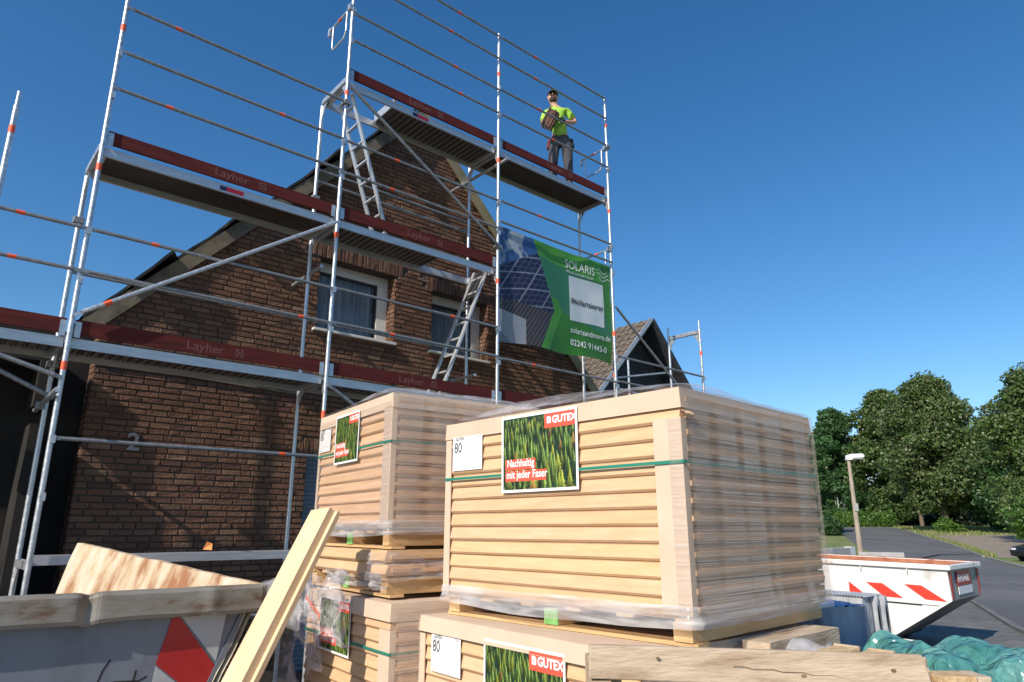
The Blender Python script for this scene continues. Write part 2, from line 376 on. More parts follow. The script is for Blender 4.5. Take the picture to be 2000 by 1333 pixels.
# roof: stripped timber deck, felt, verge boards
M['verge'] = noisy('grey_brown_verge_board', (.07, .058, .043), (.14, .118, .085), 2.5, .85, stretch=(1, 1, 1), bump=.5, bscale=12, c3=(.17, .14, .10))
M['felt'] = noisy('roofing_felt', (.055, .05, .045), (.12, .11, .10), 4, .85, bump=.6)
def slope(u0, z0, u1, z1, th, y0, y1, m, name, off=0, par=house):
    d = Vector((u1 - u0, 0, z1 - z0)).normalized(); nrm = Vector((-d.z, 0, d.x))
    if nrm.z < 0: nrm = -nrm
    mb = MB(); a = Vector((u0, 0, z0)) + nrm * off; b = Vector((u1, 0, z1)) + nrm * off
    mb.poly([(a.x, a.z), (b.x, b.z), (b.x + nrm.x * th, b.z + nrm.z * th), (a.x + nrm.x * th, a.z + nrm.z * th)], 'y', y0, y1)
    return mb.build(name, m, par)
LV0 = (.30, 3.93); LV1 = (4.34, 8.22); RV1 = (4.34, 8.26); RV0 = (8.38, 4.06)
rfL = slope(*LV0, *LV1, .05, .97, 8, M['verge'], 'roof', .06)
rfR = slope(*RV1, *RV0, .05, .97, 8, M['verge'], 'roof', .06)
slope(LV0[0], LV0[1], 2.35, 6.11, .16, .935, .968, M['verge'], 'verge_board', -.06, rfL)
slope(2.36, 6.12, LV1[0], LV1[1], .17, .86, .89, M['verge'], 'verge_board', -.07, rfL)
slope(2.36, 6.12, LV1[0], LV1[1], .04, .891, .98, M['verge'], 'soffit_board', .02, rfL)
slope(*RV1, *RV0, .17, .93, .965, noisy('pale_verge_board', (.18, .15, .09), (.29, .245, .15), 3, .8, bump=.4), 'verge_board', -.06, rfR)
# torn felt edge over the left verge, with lifted flaps
ft = MB(); nseg = 130; d = (Vector((LV1[0], 0, LV1[1])) - Vector((LV0[0], 0, LV0[1]))); dl = d.length; d.normalize(); nr = Vector((-d.z, 0, d.x))
prof = []
for i in range(nseg + 1):
    t = i / nseg; L_ = t * dl; ph = (L_ * .72 + .15) % 1.0
    h_ = .02 + .075 * ph ** 2 + .015 * noise.noise(Vector((L_ * 3.2, 3, 0)))
    fw_ = .935 - (.16 if ph > .55 and L_ > .5 else .0) * (1 + .3 * noise.noise(Vector((L_ * 2, 1, 7)))) - (.09 if L_ > 2.9 else 0)
    prof.append((Vector((LV0[0], 0, LV0[1])) + d * L_ + nr * (.115 + h_), fw_))
for i in range(nseg):
    (a, ya), (b, yb) = prof[i], prof[i + 1]
    a0 = a - nr * .03; b0 = b - nr * .03
    ft.add([(a.x, ya, a.z), (b.x, yb, b.z), (b.x, 2.6, b.z), (a.x, 2.6, a.z), (a0.x, ya + .01, a0.z), (b0.x, yb + .01, b0.z)], [(0, 1, 2, 3), (0, 4, 5, 1)])
ft.build('torn_felt', M['felt'], rfL)
# loose planks / board under the first deck
pk = MB(); pk.bar((.42, .972, 3.60), (2.75, .972, 3.52), .022, .09)
pk.build('timber_ledger', M['verge'], house)
# windows
M['curtain'] = noisy('net_curtain', (.22, .30, .40), (.55, .62, .72), 9, .9, stretch=(2.2, 1, .12), detail=3, lo=.3, hi=.7, c3=(.34, .42, .54))
for k, (a, b, c, d_) in enumerate(windows):
    fr = MB(); y0 = W0 + .19; fw = .075
    fr.box(a, b, y0, y0 + .07, d_ - .13, d_)
    fr.box(a, a + fw * .5, y0, y0 + .07, c, d_ - .131); fr.box(b - .17, b, y0, y0 + .07, c, d_ - .131)
    fr.box(a + fw * .5, b - .171, y0 + .001, y0 + .07, c, c + .05)
    wf = fr.build('window', M['pvc'], house)
    s = MB(); s.box(b - .195, b - .172, y0 + .02, y0 + .06, c + .051, d_ - .131); s.box(a + fw * .5 + .001, b - .196, y0 + .02, y0 + .06, d_ - .155, d_ - .131)
    s.build('dark_seal', mat('dark_gasket', (.03, .03, .035), .5), wf)
    gl = MB(); gl.add([(a, y0 + .045, c + .02), (b - .17, y0 + .045, c + .02), (b - .17, y0 + .045, d_ - .14), (a, y0 + .045, d_ - .14)], [(0, 1, 2, 3)])
    gm = bpy.data.materials.get('window_pane')
    if not gm:
        gm = bpy.data.materials.new('window_pane'); gm.use_nodes = True; nt = gm.node_tree; pb = nt.nodes['Principled BSDF']; pb.inputs['Base Color'].default_value = (.01, .015, .02, 1); pb.inputs['Roughness'].default_value = .03; pb.inputs['Specular IOR Level'].default_value = 1
        tr = nt.nodes.new('ShaderNodeBsdfTransparent'); mx = nt.nodes.new('ShaderNodeMixShader'); mx.inputs[0].default_value = .32
        nt.links.new(tr.outputs[0], mx.inputs[1]); nt.links.new(pb.outputs[0], mx.inputs[2]); nt.links.new(mx.outputs[0], nt.nodes['Material Output'].inputs[0])
    gl.build('pane', gm, wf, recalc=False)
    ct = MB(); wdt = b - .17 - a
    ct.sheet(lambda s_, t_: (a + s_ * wdt, y0 + .12 + .022 * math.sin(s_ * 70 + 3 * math.sin(s_ * 9)), c + t_ * (d_ - c)), 160, 2)
    ct.build('curtain', M['curtain'], wf, recalc=False)
    MB().box(a - .05, b + .02, W0 - .085, W0 + .20, c - .035, c - .002).build('sill', M['pvc'], wf)
rs = MB()
nsl = 46
for i in range(nsl):
    z0 = shutter_w[2] + (shutter_w[3] - shutter_w[2]) * i / nsl; z1 = shutter_w[2] + (shutter_w[3] - shutter_w[2]) * (i + 1) / nsl
    rs.add([(shutter_w[0], W0 + .10, z0), (shutter_w[1], W0 + .10, z0), (shutter_w[1], W0 + .088, (z0 + z1) / 2), (shutter_w[0], W0 + .088, (z0 + z1) / 2), (shutter_w[1], W0 + .10, z1 - .004), (shutter_w[0], W0 + .10, z1 - .004)], [(0, 1, 2, 3), (3, 2, 4, 5)])
rs.build('roller_shutter', noisy('grey_shutter', (.16, .20, .25), (.20, .24, .29), 5, .5), house)
text('house_number', '2', .26, mat('pale_number', (.30, .29, .28), .5), house, (.80, W0 - .045, 2.655), (1, 0, 0), (0, 0, 1), .01, .004)
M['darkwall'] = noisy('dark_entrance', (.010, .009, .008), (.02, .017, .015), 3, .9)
# left annex: dark, open-fronted porch added to shade the gable, with roof beam
annex = thing('added_garage', 'black open garage left of the brick gable, added to cast wall shadows', 'garage', HORG, TH); annex.scale = (HK, HK, HK)
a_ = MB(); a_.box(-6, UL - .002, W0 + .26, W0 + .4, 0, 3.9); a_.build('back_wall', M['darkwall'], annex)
MB().box(-5.9, .06, .80, W0 + 4, 3.46, 3.60).build('roof', M['darkwall'], annex)  # added slab, casts the upper diagonal shadow on the brick gable
MB().box(-.10, .02, .74, W0 + .255, 3.0, 3.459).build('shade_beam', M['darkwall'], annex)  # added blocker; the gap below it leaves a lit strip
MB().box(-.10, .02, .70, W0 + .255, 0, 2.82).build('side_wall', M['darkwall'], annex)  # added blocker, keeps the lower gable in shadow
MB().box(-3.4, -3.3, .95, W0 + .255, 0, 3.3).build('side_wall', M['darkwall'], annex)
d3 = MB(); d3.bar((-1.9, .95, .2), (-1.25, .9, 2.35), .16, .03, (0, 1, 0)); tag(d3.build('timber_plank', M['pine'], None, None, ORG, TH), 'narrow sunlit plank leaning in the dark garage at the left edge', 'plank')

# ------------------------------------------------------------------ scaffold
sc_ = thing('facade_scaffold', 'tall galvanised scaffold with red toe boards in front of the brick gable', 'scaffold', ORG, TH)
BAY = 2.57; UP = [-.73, 0, 2.57, 5.15, 7.72, 10.27]
LV = {'0': 1.56, 'A': 3.56, 'B': 5.56, 'C': 7.56}
RT = .0242
def std(u, w_, z0, z1, bands=(), spigot=False):
    mb = MB(); mb.tube((u, w_, z0), (u, w_, z1), RT, None, 16)
    for zz in (1.6, 3.6, 5.6, 7.6):
        if z0 + .1 < zz + .06 < z1: mb.tube((u, w_, zz + .055), (u, w_, zz + .065), RT + .0012, None, 16)
    for zz in (.55, 1.05):
        for L_ in LV.values():
            q = L_ + zz
            if w_ == 0 and z0 + .1 < q < z1: mb.box(u - .012, u + .030, w_ - .042, w_ - .018, q - .035, q + .035)
    if spigot: mb.tube((u, w_, z1), (u, w_, z1 + .16), RT * .78, None, 12)
    o = mb.build('standard', M['steel'], sc_)
    for q in bands:
        if z0 < q < z1: MB().tube((u, w_, q - .04), (u, w_, q + .04), RT + .0016, None, 16, caps=False).build('red_band', M['red_tape'], o)
    return o
def rail(p0, p1, bands=(), r=.0185, m='steel_dark', nm='guard_rail'):
    p0 = Vector(p0); p1 = Vector(p1); d = (p1 - p0).normalized(); mb = MB()
    mb.tube(p0 + d * .07, p1 - d * .07, r, None, 10, caps=False)
    for a, b in ((p0, p0 + d * .08), (p1, p1 - d * .08)): mb.bar(a, b, .012, .036)
    o = mb.build(nm, M[m], sc_)
    for t in bands:
        c = p0.lerp(p1, t); MB().tube(c - d * .035, c + d * .035, r + .0015, None, 10, caps=False).build('red_band', M['red_tape'], o)
    return o
std(0, 0, .05, 7.72, (3.28, 5.30, 6.93, 1.2), True); std(UP[2], 0, .05, 9.62, (3.10, 5.32, 7.33), True)
std(UP[3], 0, .05, 9.62, (5.34, 7.32, 8.86)); std(UP[4], 0, .05, 9.60, (5.02, 7.28, 9.0))
std(UP[5], 0, .05, 5.60, (5.1,), True); std(UP[5], .73, .05, 5.62, (), True)
std(UP[0], 0, .05, 5.66, (5.42, 3.3), True); std(UP[0], .73, .05, 3.5)
std(0, .73, .05, 5.50, ()); std(UP[2], .73, .05, 7.5); std(UP[3], .73, .05, 7.5); std(UP[4], .73, .05, 7.5)
std(UP[5], 1.8, .05, 5.3, (4.62,)); std(8.75, .9, .05, 4.9, (4.6,)); 
def transom(u, z):
    mb = MB(); mb.box(u - .026, u + .026, .03, .70, z - .055, z - .008)
    mb.box(u - .026, u - .020, .03, .70, z - .008, z + .014); mb.box(u + .020, u + .026, .03, .70, z - .008, z + .014)
    for w_, s_ in ((.0, 1), (.73, -1)):
        mb.poly([(w_ + s_ * .02, z - .06), (w_ + s_ * .16, z - .06), (w_ + s_ * .11, z - .12), (w_ + s_ * .02, z - .26)], 'x', u - .006, u + .006)
    return mb.build('transom', M['steel'], sc_)
for u, ls in ((UP[0], 'A'), (0, '0AB'), (UP[2], '0ABC'), (UP[3], '0ABC'), (UP[4], 'ABC'), (UP[5], 'AB')):
    for l in ls: transom(u, LV[l])
def perf():
    m = mat('perforated_steel', (.25, .23, .21), .5, .5); nt, b, nn, ln = nodes(m)
    tc = nn('ShaderNodeTexCoord'); wv = nn('ShaderNodeTexWave'); wv.bands_direction = 'X'; wv.inputs['Scale'].default_value = 11; ln(tc.outputs['Object'], wv.inputs['Vector'])
    cr = nn('ShaderNodeValToRGB'); cr.color_ramp.elements[0].color = (.10, .09, .08, 1); cr.color_ramp.elements[1].color = (.34, .31, .28, 1); cr.color_ramp.elements[0].position = .45; cr.color_ramp.elements[1].position = .55
    ln(wv.outputs[0], cr.inputs[0]); ln(cr.outputs[0], b.inputs['Base Color']); return m
M['perf'] = perf()
def deck(u0, u1, z, kind='ply', hatch=None, u_shift=0):
    u0 += .03; u1 -= .03; mb = MB(); wa, wb = .055, .675
    mb.box(u0, u1, wa, wa + .028, z - .095, z); mb.box(u0, u1, wb - .028, wb, z - .095, z)
    mb.box(u0, u0 + .03, wa + .0285, wb - .0285, z - .09, z - .001); mb.box(u1 - .03, u1, wa + .0285, wb - .0285, z - .09, z - .001)
    o = mb.build('deck', M['alu'], sc_)
    pan = MB(); a, b = (hatch if hatch else (None, None))
    segs = [(u0 + .031, u1 - .031)] if not hatch else [s for s in ((u0 + .031, a), (b, u1 - .031)) if s[1] - s[0] > .05]
    for s0, s1 in segs:
        pan.box(s0, s1, wa + .029, wb - .029, z - .022, z - .004)
        k = s0 + .5
        if kind == 'ply':
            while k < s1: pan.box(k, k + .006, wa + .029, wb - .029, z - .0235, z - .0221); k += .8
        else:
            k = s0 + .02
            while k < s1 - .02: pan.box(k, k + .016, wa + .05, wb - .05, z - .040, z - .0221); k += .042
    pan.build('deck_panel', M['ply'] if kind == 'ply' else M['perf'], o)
    return o
def toe(u0, u1, z, lettering=None, par=None):
    o = MB().box(u0 + .035, u1 - .035, .012, .040, z + .026, z + .172).build('toe_board', M['toe'], sc_, bevel=.003)
    for q in (u0 + .036, u1 - .085): MB().box(q, q + .05, .006, .0115, z + .0, z + .15).build('end_plate', M['steel'], o)
    if lettering is not None:
        text('lettering', 'Layher', .125, M['toe_text'], o, (lettering, .0115, z + .062), (1, 0, 0), (0, 0, 1), .0006, .001, sx=1.12)
        lg = MB(); x = lettering + .50; zz = z + .055; y0, y1 = .0105, .0115
        for q in (0, .075): lg.box(x + q, x + q + .009, y0, y1, zz, zz + .084)
        for q in (0, .075): lg.box(x + .009, x + .075, y0, y1, zz + q, zz + q + .009)
        lg.bar((x + .012, .011, zz + .012), (x + .072, .011, zz + .072), .001, .010, (1, 0, -1)); lg.bar((x + .072, .0115, zz + .012), (x + .012, .0115, zz + .072), .001, .010, (1, 0, 1))
        lg.build('emblem', M['toe_text'], o)
    return o
def sticker(u, z, par):
    MB().box(u, u + .07, .0495, .0545, z - .075, z - .028).build('blue_sticker', mat('sticker_blue', (.02, .02, .09), .4), par)
    MB().box(u + .0705, u + .26, .0495, .0545, z - .075, z - .028).build('red_sticker', mat('sticker_red', (.7, .02, .03), .4), par)
dk = deck(-.73 - 1.2, 0, LV['A'], 'perf'); toe(-1.93, 0, LV['A'])
deck(0, UP[2], LV['A'], 'perf'); toe(0, UP[2], LV['A'], 1.02)
deck(UP[2], UP[3], LV['A'], 'perf'); toe(UP[2], UP[3], LV['A'], 3.55)
deck(UP[3], UP[4], LV['A'], 'ply'); toe(UP[3], UP[4], LV['A'])
deck(UP[4], UP[5], LV['A'], 'ply'); toe(UP[4], UP[5], LV['A'])
dk = deck(0, UP[2], LV['B'], 'ply'); toe(0, UP[2], LV['B'], 1.08); sticker(1.17, LV['B'], dk)
deck(UP[2], UP[3], LV['B'], 'perf', (4.25, 5.05)); toe(UP[2], UP[3], LV['B'], 3.58)
dk = deck(UP[2], UP[3], LV['C'], 'perf', (2.65, 3.35)); toe(UP[2], UP[3], LV['C'], 3.52); sticker(3.62, LV['C'], dk)
deck(UP[3], UP[4], LV['C'], 'ply'); toe(UP[3], UP[4], LV['C'], 6.22)
lid = MB(); lid.box(3.33, 3.36, .09, .64, LV['C'] - .02, LV['C'] + .10); lid.build('open_hatch', M['alu'], sc_)
# low deck at the bottom
o = MB(); o.box(.03, UP[2] + .02, .06, .40, 1.60, 1.612); o.box(.03, UP[2] + .02, .058, .0625, 1.535, 1.599); o.box(.03, UP[2] + .02, .397, .401, 1.535, 1.599); o.build('low_deck', M['alu'], sc_)
b1 = (.26,); b2 = (.27, .79)
for z, q in ((4.20, (.85,)), (4.63, (.23,))): rail((0, -.03, z), (UP[2], -.03, z - .01), q)
for z, q in ((6.20, (.21,)), (6.64, (.68,)), (7.18, (.20,))): rail((0, -.03, z), (UP[2], -.03, z), q)
for z, q in ((4.20, (.32,)), (4.63, (.68,)), (6.18, (.28,)), (6.63, (.30,)), (8.14, (.70,)), (8.56, (.66,)), (9.14, (.62,)), (9.56, (.68,))): rail((UP[2], -.03, z), (UP[3], -.03, z), q)
for z, q in ((4.18, (.26,)), (6.30, ()), (6.64, (.32,)), (8.14, (.45,)), (8.58, (.33,)), (9.14, (.3,)), (9.56, (.3,))): rail((UP[3], -.03, z), (UP[4], -.03, z), q)
for z in (4.20, 4.63): rail((UP[4], -.03, z), (UP[5], -.03, z))
for z in (4.20, 4.63): rail((-1.93, -.03, z), (0, -.03, z), (.72,))
for z in (4.42,): rail((0, .76, z), (UP[2], .76, z)); rail((UP[2], .76, z), (UP[3], .76, z))
rail((UP[2], .76, 6.55), (UP[3], .76, 6.55)); rail((UP[2], .76, 6.38), (UP[3], .76, 6.38))
rail((0, -.03, 2.62), (UP[2], -.03, 2.62), (.82,)); rail((UP[2], -.03, 2.62), (UP[3], -.03, 2.62))
rail((0, -.03, 1.0), (UP[2], -.03, 1.0)); 
rail((0, -.06, 3.75), (UP[2], -.06, 5.49), (.10,), .0225, 'steel', 'diagonal_brace')
rail((UP[2], -.06, 7.42), (UP[3], -.06, 5.86), (), .0225, 'steel_dark', 'diagonal_brace')
rail((UP[2], -.05, 3.44), (UP[3], -.05, 2.0), (), .0225, 'steel_dark', 'diagonal_brace')
rail((0, -.06, .65), (UP[2], -.06, 1.45), (), .0225, 'steel', 'diagonal_brace')
rail((UP[4], -.05, 5.50), (UP[5], -.05, 3.72), (), .0225, 'steel_dark', 'diagonal_brace')
rail((-1.93, -.04, 4.6 - .9), (0, -.04, 3.16), (), .0225, 'steel_dark', 'diagonal_brace')
rail((-1.6, .30, 3.75), (0, .30, 3.02), (), .0225, 'steel_dark', 'diagonal_brace')
for z in (4.1, 4.55): rail((UP[5], .73, z + .3), (8.75, .93, z), (), .02, 'steel', 'cross_tube')
rail((8.75, .9, 4.36), (UP[5], 1.0, 4.32), (), .0225, 'steel', 'cross_tube'); rail((UP[4], .0, 4.64), (8.75, .9, 4.86), (), .02, 'steel', 'cross_tube')
# cross ties through the inner standards
def tie(p0, p1):
    o = MB().tube(p0, p1, RT, None, 14).build('tie_tube', M['steel'], sc_)
    c = Vector(p1).lerp(Vector(p0), .25); MB().box(c.x - .04, c.x + .04, c.y - .04, c.y + .04, c.z - .035, c.z + .035).build('coupler', M['steel_dark'], o)
tie((UP[3] + .05, -.18, 7.30), (UP[3] + .03, .28 + 1, 7.30)); tie((UP[2], .35, 5.02), (UP[2] + .03, 1.28, 5.02)); tie((-.06, -.35, 3.0), (-.04, 1.1, 3.0)); tie((UP[3] - .9, -.02, 3.95) if 0 else (UP[3], .5, 4.02), (UP[3], 1.28, 4.02))
def side_gate(u, w0, z, dz=0, dirx=1):
    mb = MB(); z1 = z + .0
    pts = [(u, w0, z + .38), (u, w0 + .62, z + .38)]
    mb.path([(u, w0 + .03, z + .40), (u, w0 + .60, z + .40)], .015)
    mb.path([(u, w0 + .10, z + .40), (u, w0 + .10, z + .08), (u, w0 + .16, z + .0), (u, w0 + .46, z + .0), (u, w0 + .50, z + .05), (u, w0 + .50, z + .40)], .013)
    mb.box(u - .03, u + .03, w0 - .03, w0 + .04, z + .36, z + .44); mb.box(u - .02, u + .02, w0 + .58, w0 + .63, z + .30, z + .43)
    o = mb.build('side_guard', M['steel'], sc_)
    MB().tube((u, w0 + .26, z + .40), (u, w0 + .34, z + .40), .017, None, 8).build('red_band', M['red_tape'], o)
side_gate(UP[4] - .03, 0.0, 8.14); side_gate(UP[2] - .03, 0.0, 8.25); side_gate(UP[4] - .03, 0, 6.15)
# couplers
for u, z in ((UP[2], 7.18), (UP[4], 8.56), (UP[3], 5.88), (UP[2], 6.1)):
    w_ = 0 if z != 6.1 else .73
    MB().box(u - .05, u + .05, w_ - .05, w_ + .045, z - .03, z + .03).build('coupler', M['steel_dark'], sc_, bevel=.006)
for u, z in ((0, 4.98), (0, 3.42)): MB().box(u - .055, u + .045, .69, .78, z - .035, z + .035).build('coupler', M['steel_dark'], sc_, bevel=.006)
def ladder(name, label, p0, p1, q0, q1, n, split=True):
    """stile 1 from p0 to p1, stile 2 from q0 to q1"""
    L_ = thing(name, label, 'ladder', ORG, TH)
    for a, b in ((p0, p1), (q0, q1)): MB().bar(a, b, .025, .062, (0, 1, 0)).build('stile', M['alu'], L_)
    for k in range(n):
        t = (k + .6) / n; a = Vector(p0).lerp(Vector(p1), t); b = Vector(q0).lerp(Vector(q1), t)
        MB().bar(a, b, .034, .026).build('rung', M['alu'], L_)
    return L_
ladder('access_ladder', 'aluminium access ladder under the open hatch of the top deck', (2.74, .52, 7.50), (3.40, .52, 5.57), (2.74, .20, 7.50), (3.40, .20, 5.57), 8)
L2 = ladder('access_ladder', 'aluminium access ladder with black top plate in front of the right window', (5.10, .50, 5.60), (4.30, .50, 3.57), (5.10, .18, 5.60), (4.30, .18, 3.57), 8)
pl = MB(); pl.poly([(5.09, 5.58), (4.90, 5.11), (4.92, 5.09), (5.11, 5.56)], 'y', .195, .49)
pl.build('top_plate', mat('black_plate', (.03, .03, .033), .5), L2)

# banner
ban = thing('banner', 'green and blue solar advertising banner tied between the scaffold poles', 'banner', ORG, TH)
BU0, BU1, BZ0, BZ1 = 5.19, 7.70, 4.44, 6.26
def bpt(s_, t_, off=0):
    x = BU0 + s_ * (BU1 - BU0); zt = BZ1 - .015 * math.sin(s_ * math.pi) - .02 * s_; zb = BZ0 + .02 * math.sin(s_ * 9) * (1) + .05 * s_ + (.04 * math.sin(s_ * 3.1)); z = zb + (zt - zb) * t_
    y = .035 + .014 * math.sin(s_ * 9 + t_ * 3) + .012 * noise.noise(Vector((s_ * 7, t_ * 5, 1))) + .02 * noise.noise(Vector((s_ * 2.5 + t_, t_ * 2 - s_, 4)))
    y += .03 * max(0, 1 - t_ * 4) * math.sin(s_ * 14)
    return Vector((x, y - off, z))
def diag(t):           # boundary of the photo area as a function of height (t=1 top)
    return .285 + (.46 - .285) * (1 - t) / .62 if t > .38 else .46 - (.46 - .335) * (.38 - t) / .38
def bpat(s_, t_):
    e = diag(t_)
    if s_ > e:
        g1 = (.055, .24, .045); g2 = (.09, .36, .05); g3 = (.05, .23, .12)
        if t_ > .90 - .12 * s_: return g2 if s_ < .9 else g1
        if s_ - e < .07: return g2 if t_ < .5 else g3
        if t_ < .30 + .1 * math.sin(s_ * 4): return (.05, .23, .03)
        return g3 if (s_ + t_ * .4) < 1.12 else g1
    # photo: sky, panel array, tiles, skylight
    ridge = .62 + .22 * s_ / .3
    if t_ > ridge + .02:
        n_ = noise.noise(Vector((s_ * 9, t_ * 5, 2))) + .4 * noise.noise(Vector((s_ * 30, t_ * 18, 2)))
        return (.42, .48, .58) if n_ > .05 else ((.20, .29, .46) if n_ > -.08 else (.045, .12, .32))
    if t_ > .36 + .06 * (.3 - s_):
        gx = (s_ * 1.0 - t_ * .45) * 22; gy = (t_ - s_ * .22) * 20
        if abs(gx / 4 - round(gx / 4)) < .03 or abs(gy / 3 - round(gy / 3)) < .04: return (.25, .28, .38)
        if abs(gx - round(gx)) < .07 or abs(gy - round(gy)) < .08: return (.075, .09, .17)
        return (.02, .025, .075)
    if t_ < .26 - .3 * (s_ - .1) and s_ < .22: return (.33, .36, .42) if (s_ + t_) > .12 else (.20, .22, .27)
    gx = (s_ - t_ * .5) * 34
    return (.10, .09, .10) if (gx % 1) < .6 else (.03, .028, .035)
fb = MB(); NU, NV = 240, 150
vs = [bpt(i / NU, j / NV) for j in range(NV + 1) for i in range(NU + 1)]
for j in range(NV):
    for i in range(NU):
        pass
fb.v = [tuple(p) for p in vs]
for j in range(NV):
    for i in range(NU):
        q = j * (NU + 1) + i; fb.f.append([q, q + 1, q + NU + 2, q + NU + 1]); fb.m.append(0); fb.sm.append(True); fb.c.append(bpat((i + .5) / NU, (j + .5) / NV))
fabric = leaf_mat('banner_fabric', .3)
bo = fb.build('printed_sheet', fabric, ban, recalc=False)
def on_banner(o, off=.008):
    for v in o.data.vertices:
        s_ = (v.co.x - BU0) / (BU1 - BU0); t_ = (v.co.z - BZ0) / (BZ1 - BZ0); q = bpt(s_, t_); v.co.y = q.y - off - (0.0015 if v.co.y > .5 else 0)
def btext(body, size, s_, t_, bold=0, mt='white_paint', sx=1.0, name='lettering', off=.009):
    o = text(name, body, size, M[mt], bo, (BU0 + s_ * (BU1 - BU0), .0, BZ0 + t_ * (BZ1 - BZ0)), (1, 0, 0), (0, 0, 1), 0, bold, sx=sx)
    bm = bmesh.new(); bm.from_mesh(o.data); bmesh.ops.triangulate(bm, faces=bm.faces[:]); bmesh.ops.subdivide_edges(bm, edges=[e for e in bm.edges if e.calc_length() > .05], cuts=1); bm.to_mesh(o.data); bm.free()
    on_banner(o, off); return o
qp = MB(); qp.sheet(lambda a, b: bpt(.60 + a * .325, .33 + b * .44, .004), 24, 24); qp.build('white_panel', mat('banner_white', (.52, .58, .62), .5), bo, recalc=False)
btext('#solarisierer', .150, .61, .51, .0016, 'blackprint', off=.012, sx=1.0)
btext('SOLARIS', .20, .565, .835, 0, sx=.92); btext('Wärme und mehr GmbH', .062, .575, .79, 0)
btext('solarisandmore.de', .135, .60, .235, .0005, sx=.95); btext('02242 91443-0', .142, .60, .12, .001)
sw = MB(); 
for k in range(3): sw.sheet(lambda a, b, k=k: bpt(.855 + a * .11 + k * .012, .905 - k * .04 + .018 * math.sin(a * 7 + k) + b * .007, .003), 12, 1)
sw.build('wave_emblem', M['white_paint'], bo, recalc=False)
#PART3
# ------------------------------------------------------------------ stacks of wood-fibre boards
# local frame of a stack: near corner at the origin, x along the wrapped short face, y along the long printed face
def fuzz(a): return random.uniform(-a, a)
def board_layers(root, n, z0, lx, ly, t=.08, jit=.004, slot=True):
    for k in range(n):
        z = z0 + k * t; mb = MB(); tt = random.uniform(.93, 1.05); c = (tt, tt * random.uniform(.97, 1.0), tt * random.uniform(.92, 1.02))
        a, b, c_, d = fuzz(jit), fuzz(jit), lx + fuzz(jit), ly + fuzz(jit)
        dr = fuzz(.0025)
        mb.add([(a + .006, b, z + .007), (c_, b, z + .007), (c_, d, z + .007), (a + .006, d, z + .007 + dr), (a - .004, b, z + .019), (a - .004, d, z + .019 + dr), (a + .011, b, z + t - .001), (c_, b, z + t - .001), (c_, d, z + t - .001), (a + .011, d, z + t - .001 + dr)],
               [(0, 3, 2, 1), (6, 7, 8, 9), (0, 1, 7, 6, 4), (1, 2, 8, 7), (2, 3, 5, 9, 8), (3, 0, 4, 5), (5, 4, 6, 9)], 0, False, c)
        if slot:   # tongue on the short side, rebate under the long side
            mb.box(a + .035, c_ - .02, b - .014, b + .002, z + .028, z + .052, 0, c)
            mb.box(a + .013, c_ - .014, b + .022, d - .014, z - .0005, z + .0069, 0, (c[0] * .9, c[1] * .9, c[2] * .9))
        mb.build('board', M['fibre'], root)
def pallet_parts(root, z0, lx, ly, green=True, top=True):
    h = .12 if top else .10
    for i, y in enumerate((.02, ly / 2 - .05, ly - .12)):
        mb = MB(); mb.box(.03, lx - .03, y, y + .10, z0 + .018, z0 + h - .02)
        o = mb.build('runner', M['pine'], root, bevel=.003)
        if green: MB().box(.022, .0299, y, y + .10, z0 + .02, z0 + h - .022).build('painted_end', M['green_end'] if i == 1 else M['pine'], o)
    for i in range(6):
        y = (ly - .1) * i / 5; MB().box(.01, lx - .01, y, y + .10, z0 + h - .0195, z0 + h).build('deck_slat', M['pine'], root)
    MB().box(.03, .13, 0, ly, z0, z0 + .0175).build('deck_slat', M['pine'], root)
def lcorner(root, x, y, z0, z1, wx, wy, mt='card', open_=.02):
    mb = MB(); o_ = .006
    mb.box(-o_ - .004, -o_, -o_, wy, z0, z1); mb.box(-o_ - .004, wx, -o_ - .004, -o_ - .0001, z0, z1)
    o = mb.build('corner_protector', M[mt], root); o.location = (x, y, 0); return o
